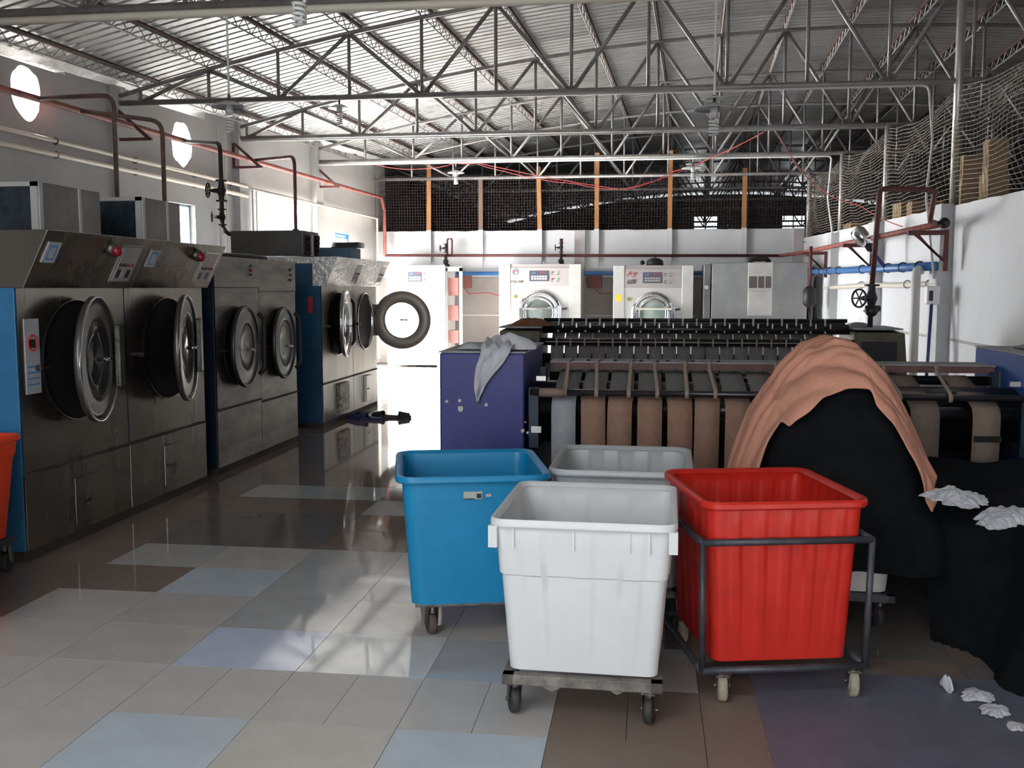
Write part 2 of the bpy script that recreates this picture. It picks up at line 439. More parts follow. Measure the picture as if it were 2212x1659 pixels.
# ---------------------------------------------------------------- floor
floor = struct('floor', MB().box(-8, 13.2, -3.2, YF+.2, -.1, -.006), concrete)
TX, TY = .555, .475
pal = {'beige': (.58, .54, .49), 'grey': (.46, .46, .455), 'blue': (.53, .59, .64), 'sky': (.60, .64, .80), 'warm': (.54, .51, .48), 'brown': (.24, .185, .155), 'dark': (.19, .175, .16), 'pale': (.66, .66, .65)}
TM = {}
for k_, c_ in pal.items():
    TM[k_, 0] = mat('worn_tile_'+k_, c_, .42, 0, .07, 5, .05, 120, spec=.35)
    TM[k_, 1] = mat('polished_tile_'+k_, c_, .05, 0, .07, 5, spec=.85)
meshes = {}
def tilemesh(wd, dp, key):
    kk = (round(wd, 3), round(dp, 3), key)
    if kk not in meshes:
        meshes[kk] = MB().box(-wd/2+.0012, wd/2-.0012, -dp/2+.0012, dp/2-.0012, -.012, 0).mesh('tile', TM[key])
    return meshes[kk]
hand = {(-1, 0): 'warm', (-4, 0): 'warm'}
row0 = {-3: 'warm', -2: 'warm', -1: 'warm', 0: 'blue', 1: 'beige', 2: 'blue', 3: 'brown', 4: 'brown', 5: 'dark'}
row2 = {-3: 'warm', -2: 'beige', -1: 'beige', 0: 'sky', 1: 'pale', 2: 'grey', 3: 'warm', 4: 'brown'}
rnd = random.Random(4)
stuff = MB(); stuffm = list(TM.values()); stk = list(TM.keys()); nt_ = 0
for j in range(-9, 36):
    for i in range(-9, 14):
        x0 = -2.0+TX*i; y0 = 2.93+TY*j
        if y0 > YB or y0 < -3 or x0 > 3.2 or x0 < -7.2: continue
        gl = 1 if j >= 2 else 0
        base = rnd.choice(['grey', 'warm', 'beige', 'grey', 'warm', 'brown', 'blue', 'dark', 'warm'])
        if j == 0: base = row0.get(i, 'brown')
        elif j == 1: base = 'warm' if i < 3 else 'brown'
        elif j == 2: base = row2.get(i, 'brown')
        elif j in (3, 4) and -1 <= i <= 2: base = rnd.choice(['grey', 'blue', 'warm'])
        elif j < 0: base = rnd.choice(['grey', 'blue', 'beige', 'brown'])
        if j == 5: base = rnd.choice(['grey', 'brown', 'warm', 'brown'])
        if j > 5: base = rnd.choice(['brown', 'dark', 'brown', 'brown', 'dark', 'brown', 'grey'])  # tiles picked darker farther in, painting the dimmer light into their colour
        if 2 < j and i < -2: base = rnd.choice(['brown', 'brown', 'dark'])  # darker beside the dryers too, their dark reflection put into tile colour
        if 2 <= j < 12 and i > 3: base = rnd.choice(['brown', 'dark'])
        if y0 > 12: base = rnd.choice(['warm', 'pale', 'grey'])
        vis = (2.3 < y0 < 13.4) and x0 > -3.7 and x0 < 1.9 and abs((x0+.28+y0*.136)/y0) < .62
        if y0 > 5 and x0 > -.7: vis = False
        if vis and nt_ < 270:
            halves = 2 if (j == 1 and i < 4) else 1
            for h in range(halves):
                o = bpy.data.objects.new('tile', tilemesh(TX/halves, TY, (base, gl))); C.objects.link(o)
                o.location = (x0+TX/halves*(h+.5), y0+TY/2, rnd.uniform(-.0006, .0)); o.parent = floor; nt_ += 1
        else:
            stuff.cur = stk.index((base, gl)); stuff.box(x0+.0012, x0+TX-.0012, y0+.0012, y0+TY-.0012, -.012, 0)
stuff.cur = 0
o = stuff.build('tile_field', stuffm, floor); o['kind'] = 'stuff'

# ---------------------------------------------------------------- roof trusses, purlins, columns
TY_ = [7.85, 11.75, 14.7, 17.6, 20.6, 23.5, 26.4, 29.3, 32.2, 35.1, 38.0]
ordn = ['nearest', 'second', 'third', 'fourth', 'fifth', 'sixth', 'seventh', 'eighth', 'ninth', 'tenth', 'eleventh']
tdesc = ['grey tube roof truss crossing the very top of the picture, nearest of the row',
 'grey tube roof truss second from the camera, starting between the two oval holes',
 'grey tube roof truss third from the camera, starting right of the second oval hole',
 'grey tube roof truss fourth from the camera, carrying the lamps in front of the net',
 'pale roof truss standing directly over the back partition wall and its net',
 'dim roof truss, first beyond the back partition net', 'dim roof truss, second beyond the back partition net',
 'dim roof truss, third beyond the back partition net', 'dark roof truss, fourth beyond the back partition net',
 'dark roof truss, fifth beyond the back partition net', 'dark roof truss nearest the far wall windows']
ZC = 3.86
for ti, y in enumerate(TY_):
    x0 = LW(min(y, 22))+.02 ; xr = 12.6
    t = thing('roof_truss', tdesc[ti], 'truss', (x0, y, ZC), 0, 'roof trusses')
    MB().cyl((x0, y, ZC), (xr, y, ZC), .034, 10).build('bottom_chord', trussm, t, True, world=True)
    xs_ = [-2.67+SH(y)+.88*k for k in range(-6, 20)]; xs_ = [(k, x) for k, x in zip(range(-6, 20), xs_) if x0+.1 < x < xr-.1]
    pts = [(x0, y, ZT(x0)-.0)]+[(x, y, ZT(x)) for _, x in xs_]+[(xr, y, ZT(xr))]
    MB().path(pts, .028, 8).build('top_chord', trussm, t, True, world=True)
    n8 = 8 if ti < 4 else 6
    for i_, (k, x) in enumerate(xs_):
        if ZT(x)-ZC < .12: continue
        MB().cyl((x, y, ZC+.02), (x, y, ZT(x)-.01), .021, n8).build('strut', trussm, t, True, world=True)
        if k % 2 == 0:
            for q in (-1, 1):
                j_ = i_+q
                if 0 <= j_ < len(xs_):
                    xx = xs_[j_][1]
                    MB().cyl((x+.03*q, y, ZC+.02), (xx-.02*q, y, ZT(xx)-.02), .025, n8).build('brace', trussm, t, True, world=True)
NTH = 'first second third fourth fifth sixth seventh eighth ninth tenth eleventh twelfth thirteenth fourteenth fifteenth sixteenth seventeenth eighteenth nineteenth twentieth'.split()
for n_, k in enumerate(range(-4, 16)):
    xa = -2.67+.88*k
    P = lambda y, dz: (xa+SH(y), y, ZT(xa+SH(y))+dz)
    if P(8, 0)[0] < LW(8)+.05: continue
    t = thing('lattice_purlin', 'rusty lattice purlin under the roof, ' + NTH[n_] + ' from the left wall', 'purlin', P(-2.9, .1), 0, 'lattice purlins under the roof')
    yy = [-2.9+ (YF+2.7)*i/16 for i in range(17)]
    MB().path([P(y, .17) for y in yy], .03, 6).build('top_bar', rust, t, world=True)
    MB().path([P(y, .02) for y in yy], .011, 5).build('bottom_rod', rodm, t, world=True)
    mb = MB(); nz = 146; pts = [P(-2.9+(YF-19.5+2.7)*i/nz*1.0, .155 if i % 2 else .02) for i in range(nz)]
    mb.path(pts, .007, 4)
    o = mb.build('zigzag_web', rodm, t, world=True); o['kind'] = 'stuff'
for y in (11.75, 14.7, 17.6, 20.6):
    t = thing('steel_post', {11.75: 'tall grey steel post rising through the side net to the second truss, nearest and thickest', 14.7: 'round steel post rising through the side net under the third truss', 17.6: 'round steel post rising through the side net under the fourth truss', 20.6: 'thin dim steel post at the corner of both nets'}[y], 'post', (RW(y)+.05, y, 2.5), 0, 'steel posts along the side net')
    MB().cyl((0, 0, 0), (0, 0, 1.36 if y > 12 else 2.6), .045 if y > 12 else .05, 12).build('pole', steell, t, True)
    MB().box(-.09, .09, -.09, .09, 0, .012).build('foot_plate', steeld, t)

# ---------------------------------------------------------------- nets
def net(name, P, nu, nv, r, m, label):
    mb = MB()
    for i in range(nu+1): mb.path([P(i/nu, j/nv) for j in range(nv+1)], r, 3, False)
    for j in range(nv+1): mb.path([P(i/nu, j/nv) for i in range(nu+1)], r, 3, False)
    return tag(mb.build(name, m), label, 'net')
def pb(u, v):
    x = LW(YB)+.05+(RW(YB)-LW(YB)-.05)*u
    return (x, YB+.05+.03*noise.noise((x*1.2, v*2, 0)), 2.812+(1.14-.0*u)*v+.01*noise.noise((x*2, v*5, 3)))
net('safety_net', pb, 150, 19, .0042, netd, 'dark square mesh net stretched above the back white wall')
def pr_(u, v):
    y = 6.6+14*u; s_ = noise.noise((y*.7, v*1.5, 2)); top = 3.80-.012*(y-8)-.13*abs(math.sin((y-8.75)*math.pi/2.95))
    z = 2.515+.012*(y-9)+(top-2.5)*v-.035*noise.noise((y*1.7, v*2, 7))
    sag = math.sin(math.pi*v)*(.10+.07*math.sin(y*2.1))
    return (RW(y)-.0-sag+.02*s_+.14*(1-v)*0+.06, y+.05*noise.noise((y*2, v*4, 4)), z)
net('safety_net', pr_, 112, 25, .0031, netm, 'sagging pale fishing-type net hung along the right side wall')

# ---------------------------------------------------------------- storage behind the side net
struct('trim_8', MB().box(3.50, 9.5, 5.5, 20.5, 2.28, 2.40), hut)
bxs = [(3.46, 12.05, .30, .36, .34, 2.40, ''), (3.48, 12.05, .26, .34, .34, 2.74, ''), (3.56, 11.45, .22, .28, .42, 2.40, ''), (3.57, 11.45, .20, .26, .36, 2.82, ''), (3.50, 9.75, .42, .5, .55, 2.40, ''), (3.52, 9.75, .38, .46, .42, 2.95, ''), (3.5, 14.3, .4, .4, .36, 2.40, ''), (3.55, 15.2, .4, .5, .42, 2.40, ''), (3.5, 16.4, .5, .5, .30, 2.40, ''), (3.5, 18.6, .5, .7, .34, 2.40, '')]
bl = ['brown cardboard box behind the side net beside the nearest post, lower of two', 'brown cardboard box with open flaps behind the side net, on top of its stack', 'tall tan carton behind the side net just right of the nearest post', 'small carton topping the tall tan one behind the net', 'big tan carton at the right edge behind the net, lower one', 'tan carton on top of the pile at the right edge behind the net',
 'dim carton behind the net beside the second post', 'dark carton deeper behind the side net left of the second post', 'flat carton behind the net near the third post', 'dim carton farthest back behind the side net']
for (x, y, a, b, h, z, _), lab in zip(bxs, bl):
    t = thing('cardboard_box', lab, 'box', (x, y, z), random.uniform(-.08, .08), 'cartons behind the side net')
    MB().box(0, a, -b/2, b/2, 0, h).build('carton', card, t, bevel=.006)
    MB().box(-.004, a+.004, -.03, .03, h-.001, h+.003).box(-.004, 0, -.03, .03, h-.1, h).build('tape', tapeb, t)
    MB().box(-.003, -.001, -b*.32, b*.15, h*.2, h*.55).build('printed_patch', mat('carton_print', (.22, .13, .07), .8), t)

# ---------------------------------------------------------------- wooden posts of the back net
posts = [(805, 375, 'wood', 'orange timber post in the left back corner beside the red pipe'), (925, 353, 'wood', 'orange timber batten standing on the back wall, second from the left'), (1038, 382, 'woodd', 'weathered brown timber batten on the back wall'), (1166, 360, 'wood', 'slightly leaning orange batten right of the weathered brown one'), (1290, 330, 'wood', 'orange batten above the pilaster of the back wall'), (1449, 325, 'wood', 'tallest orange batten, left of the first far window'), (1610, 363, 'wood', 'orange batten between the two far windows')]
def wx_(px, y): return at_(px, 400, y)[0]
def at_(px, py, y):
    f = Vector((-math.sin(TH)*math.cos(PHI), math.cos(TH)*math.cos(PHI), -math.sin(PHI))); r = Vector((math.cos(TH), math.sin(TH), 0)); u = r.cross(f)
    d = f+r*((px-1106)/F)-u*((py-829.5)/F); return Vector((0, 0, HEYE))+d*(y/d.y)
for px, py, mt, lab in posts:
    p = at_(px, py, YB-.06)
    t = thing('timber_batten', lab, 'post', (p.x, YB-.045, 1.9), 0, 'battens holding up the back net')
    le = .03 if px == 1166 else (-.012 if px == 925 else 0)
    h = p.z-1.9
    MB().add([(-.045-le*0, -.02, .9), (.045, -.02, .9), (.045-le, -.02, h), (-.045-le, -.02, h), (-.045, .025, .9), (.045, .025, .9), (.045-le, .025, h), (-.045-le, .025, h)], [(0, 1, 2, 3), (5, 4, 7, 6), (1, 5, 6, 2), (4, 0, 3, 7), (3, 2, 6, 7), (0, 4, 5, 1)]).build('batten', MATS['orange_pine_batten' if mt == 'wood' else 'weathered_batten'], t)
    if px > 810: MB().box(-.05, .05, -.026, .026, .25, .91).build('whitewashed_foot', wallm, t)
    if px > 810: MB().path([(.05, -.03, .9), (.056, -.03, .5), (.045, -.03, .12)], .006, 5).build('cord', rodm, t)

# ---------------------------------------------------------------- pendant lamps
def lamp(px, py, y, lab, rs=.15, ztop=None, double=False, nocone=False):
    p = at_(px, py, y); zt = (ztop or ZC-.03)
    t = thing('pendant_lamp', lab, 'lamp', (p.x, y, p.z), 0, 'pendant lamps under the trusses')
    L = zt-p.z
    MB().cyl((0, 0, .07), (0, 0, L), .009, 8).build('stem', whitep, t)
    MB().cyl((0, 0, .0), (0, 0, .09), .012, 8).cyl((0, 0, -.005), (0, 0, .03), .03, 12).build('cord_grip', blk, t)
    if not nocone:
        MB().lathe([(.02, .035), (.05, .03), (rs*.75, .008), (rs, -.012), (rs+.004, -.016), (rs*.75, .002), (.04, .022)], (0, 0, 0), 2, 32).build('shade', enamel, t, True)
        if double: MB().lathe([(.01, .075), (.07, .073), (rs*.68, .058), (.06, .066), (.01, .068)], (0, 0, 0), 2, 28).build('upper_shade', enamel, t, True)
    MB().lathe([(.0, .02), (.032, .018), (.034, -.05), (.028, -.075), (.0, -.076)], (0, 0, 0), 2, 16).build('socket', enamel, t, True)
    pts = []; turns = 4.5
    for i in range(int(turns*14)+1):
        a = 2*math.pi*i/14; q = i/(turns*14); pts.append((.030*math.cos(a), .030*math.sin(a), -.09-.115*q))
    MB().path(pts, .0098, 6).build('spiral_bulb', bulbm, t, True)
    return t
lamp(495, 228, 7.85, 'pendant lamp with wide disc shade hanging at the left below the second oval hole truss', .14)
lamp(1543, 232, 7.85, 'pendant lamp with two stacked disc shades at the right', .15, double=True)
lamp(733, 232, 11.75, 'small pendant lamp against the brightest stretch of roof', .125)
lamp(985, 372, 17.6, 'white pendant lamp in front of the net, above the open dryer door ring', .15)
lamp(1497, 362, 17.6, 'white pendant lamp over the first far window', .19, double=True)
lamp(645, -38, 5.05, 'large spiral bulb cut off by the top edge of the picture', nocone=False)
# white conduit under the nearest truss
t = thing('conduit_pipe', 'thick cream conduit pipe sloping across the top left corner', 'pipe', (-7, 7.9, 3.8))
MB().path([(LW(7.85)+.03, 7.85, 3.795), (-2.9, 7.85, 3.80), (3.2, 7.85, 3.79)], .034, 12).build('tube', creamp, t, True, world=True)
t = thing('conduit_pipe', 'thin white conduit running under the second truss and down its post', 'pipe', (3.2, 11.65, 2.4))
MB().path(bent([(-2.4, 11.68, ZC-.05), (3.02, 11.68, ZC-.05), (3.06, 11.6, 3.2), (3.0, 11.55, 2.6), (3.12, 11.55, 1.7)]), .013, 8).build('tube', whitep, t, True, world=True)
t = thing('conduit_pipe', 'thin white conduit running under the fourth truss and down to the red pipe', 'pipe', (3.0, 17.5, 2.4))
MB().path(bent([(-5.9, 17.52, ZC-.06), (3.02, 17.52, ZC-.06), (2.97, 17.5, 3.1), (3.08, 17.5, 2.4)]), .016, 8).build('tube', white, t, True, world=True)
t = thing('conduit_pipe', 'thin pale conduit under the third truss', 'pipe', (-6, 14.62, 3.8))
MB().path([(-6.1, 14.62, ZC-.05), (3.2, 14.62, ZC-.05)], .013, 8).build('tube', whitep, t, True, world=True)
# red wires in loops
def wire(pts, lab):
    ps = []
    for i in range(len(pts)-1):
        a, b, sag = Vector(pts[i][:3]), Vector(pts[i+1][:3]), pts[i+1][3]
        for k in range(10):
            q = k/10; p = a.lerp(b, q); p.z -= sag*4*q*(1-q)+.012*noise.noise((p.x*4, p.y, 2)); ps.append(p)
    ps.append(Vector(pts[-1][:3]))
    tag(MB().path(ps, .007, 5).build('slack_wire', redw), lab, 'wire')
wire([(*at_(800, 352, 18.5), 0), (*at_(985, 352, 18.5), .12), (*at_(1032, 352, 18.5), .02), (*at_(1310, 405, 18.5), .02), (*at_(1450, 372, 18.5), .12), (*at_(1650, 285, 15), .05)], 'slack red wire looping below the fourth truss, upper of two')
wire([(*at_(1032, 355, 18.6), 0), (*at_(1250, 398, 18.6), .05), (*at_(1400, 395, 18.6), .1), (*at_(1480, 365, 18.6), .02)], 'slack red wire looping below the fourth truss, lower of two')
wire([(*at_(1675, 285, 15), 0), (*at_(1760, 400, 17), .05), (*at_(1860, 445, 14), .05), (*at_(1950, 490, 13), .03)], 'thin red wire dropping across the side net')

# ---------------------------------------------------------------- pipes on the left wall
def valve(parent, p, axis, s=1, wheel=(0, -1, 0)):
    p = Vector(p); w_ = Vector(wheel); ax = Vector(axis)
    mb = MB()
    mb.path([p-ax*.11*s, p-ax*.06*s, p, p+ax*.06*s, p+ax*.11*s], 0, 12, True, [.03*s, .032*s, .052*s, .032*s, .03*s])
    for q in (-.11, .11): mb.cyl(p+ax*(q-.009)*s, p+ax*(q+.009)*s, .062*s, 14)
    mb.path([p, p+w_*.07*s, p+w_*.13*s], 0, 8, True, [.034*s, .026*s, .012*s])
    o = mb.build('valve_body', blackp, parent, world=True)
    c = p+w_*.15*s
    mb = MB(); pts = []
    a = w_.cross(ax).normalized(); b = ax.normalized()
    for i in range(25):
        an = 2*math.pi*i/24; pts.append(c+(a*math.cos(an)+b*math.sin(an))*.075*s)
    mb.path(pts, .009*s, 6)
    for i in range(3):
        an = math.pi*i/3; d = (a*math.cos(an)+b*math.sin(an))*.075*s; mb.cyl(c-d, c+d, .006*s, 5)
    h = mb.build('handwheel', blackp, o); return o
t = thing('steam_main', 'long dark red steam main running along the left wall on brackets', 'pipe', (LW(6)+.25, 6, 3.6))
zP = lambda y: 3.60-.012*(y-9.75)
MB().path([(LW(y)+.22, y, zP(y)) for y in (5, 9, 13, 17, 20.45)]+[(LW(20.5)+.26, 20.5, 3.2), (LW(20.5)+.26, 20.5, 2.28)], .036, 12).build('pipe_run', redp, t, True, world=True)
PB = {10.0: 10.0, 10.7: 10.7, 11.15: 12.9, 13.55: 14.8}
for (x, y, z, zb, mt, lab) in ((at_(245, 205, 10.0).x, 10.0, at_(245, 205, 10.0).z, 1.96, brownp, 'rusty steam branch pipe dropping behind the second fan box'), (at_(350, 262, 10.7).x, 10.7, at_(350, 262, 10.7).z, 1.9, brownp, 'brown steam branch pipe dropping beside the upper oval hole'), (-4.92, 11.15, 3.26, 2.22, blackp, 'dark steam branch pipe carrying the handwheel valve'), (-4.9, 13.55, 3.42, 1.96, redd, 'red branch pipe dropping in front of the big side window')):
    tt = t
    wp = (LW(PB[y])+.22, PB[y], zP(PB[y]))
    pts = [wp, (x, y, z), (x, y, zb)]
    if abs(y-11.15) < .01: pts += [(-4.48, 11.2, 2.2)]
    MB().path(bent(pts, .14), .025, 10).build('branch_pipe', mt, tt, True, world=True)['label'] = lab
    if abs(y-11.15) < .01:
        valve(tt, (x, y, 2.72), (0, 0, 1), 1.05, (-.75, -.66, 0)); valve(tt, (x, y, 2.42), (0, 0, 1), .8, (-.9, -.3, 0))
    if y > 13: MB().cyl((x, y, 2.36), (x, y, 2.42), .05, 12).sphere((x+.03, y, 2.3), .045).build('steam_trap', blackp, tt, world=True)
for y, lab in ((11.72, 'red angle iron bracket under the steam main, below the first truss end'), (14.62, 'red angle iron bracket on the pilaster right of the second oval hole'), (17.6, 'red angle iron bracket farthest along the left wall')):
    t = thing('pipe_bracket', lab, 'bracket', (LW(y), y, 3.42), 0, 'brackets of the left steam main')
    z = zP(y)-.07
    MB().box(.0, .035, -.02, .02, -.02, .36).build('upright', redd, t)
    MB().box(.035, .46, -.02, .02, -.02, .015).build('arm', redd, t)
    MB().prism([(.02, .34), (.05, .36), (.46, .0), (.40, .0)], -.018, .018, 1).build('strut', redd, t)
steam_left = t
for k, (za, zb, lab) in enumerate(((3.24, 3.15, 'upper white pipe sloping along the left wall above the dryers'), (3.09, 3.01, 'lower white pipe sloping along the left wall above the dryers'))):
    t = thing('water_pipe', lab, 'pipe', (LW(6)+.06, 6, za))
    MB().path([(LW(4)+.06, 4, za+.09), (LW(9.7)+.06, 9.7, za), (LW(14.85)+.1, 14.85, zb)], .024 if k == 0 else .03, 10).build('pipe_run', creamp, t, True, world=True)
    mb = MB()
    for y in (10.5, 12, 13.4, 14.4): mb.torus((LW(y)+.06, y, za+(zb-za)*(y-9.7)/5.15), .034, .008, 1, 12, 5)
    mb.build('clips', steeld, t, world=True)
t = thing('water_pipe', 'white pipe rail above the big side window towards the back corner', 'pipe', (LW(15)+.1, 15, 3.1))
MB().path([(LW(15)+.1, 15, 3.13), (LW(20.5)+.1, 20.5, 3.05), (LW(20.5)+.1, 20.5, .1)], .026, 10).build('pipe_run', creamp, t, True, world=True)
for y, lab, m_ in ((14.1, 'thin pale pipe dropping down the pilaster', whitep), (14.3, 'thin tan pipe beside the pilaster, right one', creamp), (15.0, 'cream drop pipe at the near edge of the big side window', creamp), (14.88, 'brownish drop pipe next to the window edge', whitep)):
    tag(MB().cyl((LW(y)+.05+(.12 if y > 14.5 else 0), y, .05), (LW(y)+.05+(.12 if y > 14.5 else 0), y, 3.95 if y < 14.5 else 3.1), .016, 8).build('drop_pipe', m_), lab, 'pipe')

# back wall pipe + right wall pipe
t = thing('steam_main', 'dark red steam main along the back wall turning onto the right wall', 'pipe', (0, YB-.3, 2.27))
zb = 2.27
MB().path([(LW(20.5)+.26, 20.5, 2.28), (RW(20.4)-.5, 20.5, 2.24)], .03, 10).build('back_run', redd, t, True, world=True)
MB().path([(RW(20.4)-.5, 20.5, 2.24), (RW(19)-.32, 19.2, 2.25), (RW(11)-.28, 10.95, 2.27)], .036, 12).build('side_run', redp, t, True, world=True)
MB().sphere((RW(11)-.28, 10.95, 2.27), .058).build('end_cap', blackp, t, True, world=True)
steam_back = t
for px, lab in ((963, 'looped steam valve above the white washer on the left'), (1212, 'upright steam valve above the washer with the yellow tag')):
    p = at_(px, 548, 20.4)
    tt = thing('steam_valve', lab, 'valve', (p.x, 20.42, 2.1))
    if px < 1000: MB().path(bent([(p.x+.02, 20.46, 2.3), (p.x+.02, 20.46, 2.62), (p.x+.12, 20.46, 2.62), (p.x+.12, 20.46, 2.28)], .05), .02, 8).build('loop_pipe', redd, tt, True, world=True)
    else: MB().path([(p.x, 20.44, 2.0), (p.x, 20.44, 2.6)], 0, 10, True, [.02, .035]).build('riser', redd, tt, True, world=True)
    valve(tt, (p.x+.0, 20.42, 2.42), (0, 0, 1), .8, (-1, 0, 0))
    MB().sphere((p.x, 20.40, 2.14), .06).sphere((p.x+.03, 20.4, 2.06), .05).cyl((p.x, 20.4, 1.95), (p.x, 20.4, 2.3), .03, 8).build('trap', blackp, tt, True, world=True)
# loop with handwheel over the right-hand ironer cabinet
t = steam_back
MB().path(bent([(2.17, 10.2, 1.22), (2.17, 10.2, 1.55)], .01), .026, 10).build('lower_pipe', blackp, t, True, world=True)
MB().path(bent([(2.17, 10.2, 1.5), (2.22, 10.2, 2.56), (2.76, 10.3, 2.55), (2.80, 10.6, 2.27), (2.98, 11.0, 2.27)], .06), .026, 10).build('arch', redd, t, True, world=True)
valve(t, (2.175, 10.2, 1.50), (0, 0, 1), 1.15, (-.8, -.6, 0))
MB().sphere((2.18, 10.2, 1.38), .065).cyl((2.12, 10.2, 1.4), (2.26, 10.2, 1.4), .03, 10).build('strainer', blackp, t, True, world=True)
for y, lab in ((11.3, 'dark red bracket at the near end of the right wall pipe'), (14.5, 'dark red bracket in the middle of the right wall pipe'), (17.7, 'dark red bracket near the corner on the right wall')):
    t = thing('pipe_bracket', lab, 'bracket', (RW(y)-.13, y, 2.2), math.pi, 'brackets of the right steam main')
    MB().box(.0, .05, -.025, .025, -.42, .02).build('upright', redd, t)
    MB().box(.05, .42, -.025, .025, -.035, .015).build('arm', redd, t)
    MB().prism([(.03, -.34), (.05, -.28), (.36, -.03), (.30, -.03)], -.02, .02, 1).build('strut', redd, t)
t = thing('water_main', 'blue plastic water pipe clipped along the right wall', 'pipe', (RW(15)-.1, 15, 1.85))
MB().path([(RW(11.6)-.16, 11.6, 1.84), (RW(20)-.16, 19.9, 1.9)], .05, 14).build('pipe_run', bluepvc, t, True, world=True)
for y in (12.2, 12.9, 13.6, 15.0, 16.6, 17.3, 18.0, 18.8, 19.4):
    MB().torus((RW(y)-.16, y, 1.845+(y-11.6)*.007), .056, .009, 1, 16, 5).build('hanger_ring', blk, t, world=True)
t = thing('water_main', 'blue plastic water pipe along the back wall behind the washers', 'pipe', (-1, YB-.1, 1.9))
MB().path([(-4.0, YB-.12, 1.9), (2.95, YB-.12, 1.9)], .045, 10).build('pipe_run', bluepvc, t, True, world=True)
t = thing('waste_pipe', 'cream plastic pipe clipped on the right wall under the blue one', 'pipe', (RW(14)-.1, 14, 1.64))
MB().path([(RW(11.7)-.1, 11.7, 1.65), (RW(13.4)-.1, 13.4, 1.63), (RW(14.8)-.16, 14.8, 1.64), (RW(17.9)-.1, 17.9, 1.6)], .033, 10).build('pipe_run', creamp, t, True, world=True)
for y in (12.0, 12.9, 15.3): MB().torus((RW(y)-.1, y, 1.645), .045, .008, 1, 14, 5).build('hanger_ring', rodm, t, world=True)
t = thing('waste_pipe', 'thick white plastic pipe leaning from the blue pipe down to the floor', 'pipe', (2.85, 11.6, 0))
MB().path(bent([(3.12, 12.1, 1.80), (2.98, 11.75, 1.80), (2.87, 11.3, .0)], .12), .05, 12).build('pipe_run', whitep, t, True, world=True)
t = thing('supply_pipe', 'navy blue upright pipe under the white switch box', 'pipe', (3.05, 11.4, 0))
MB().path([(3.07, 11.42, 1.47), (3.01, 11.35, 0)], .018, 8).build('pipe_run', navy, t, True, world=True)
t = thing('switch_box', 'white wall switch box on the pilaster under the cream pipe', 'switch', (3.08, 11.45, 1.42))
MB().box(-.07, .07, -.05, .06, 0, .2).build('housing', white, t, bevel=.012)
MB().box(-.045, -.005, -.056, -.05, .04, .15).build('rocker', blk, t)
t = thing('water_meter', 'shiny metal float valve tilted above the blue pipe', 'valve', (2.95, 13.7, 1.95))
MB().path([(.06, -.3, -.08), (-.1, -.2, .14)], 0, 10, True, [.022, .03]).build('stem', navy, t, True)
MB().path([(-.1, -.2, .14), (-.17, -.18, .24)], .045, 10).build('coupling', blackp, t, True)
MB().path([(-.14, -.2, .22), (-.19, -.2, .27), (-.26, -.16, .37), (-.3, -.15, .41)], 0, 14, True, [.06, .10, .10, .07]).build('dome', chrome, t, True)
t = thing('hoist_motor', 'dark pump motor with hanging hose at the back right corner', 'motor', (2.72, 17.5, 1.45))
MB().path([(0, 0, .18), (0, 0, .12), (0, 0, -.12), (0, 0, -.18)], 0, 14, True, [.05, .11, .11, .05]).build('body', blackp, t, True)
MB().path(bent([(0, 0, -.15), (.04, 0, -.6), (.12, 0, -1.4)], .1), .02, 8).path(bent([(.06, 0, .1), (.16, 0, -.3), (.22, 0, -.9)], .1), .014, 8).build('hose', blk, t, True)
MB().cyl((0, 0, .1), (0, 0, .85), .03, 8).build('riser', redd, t, True)

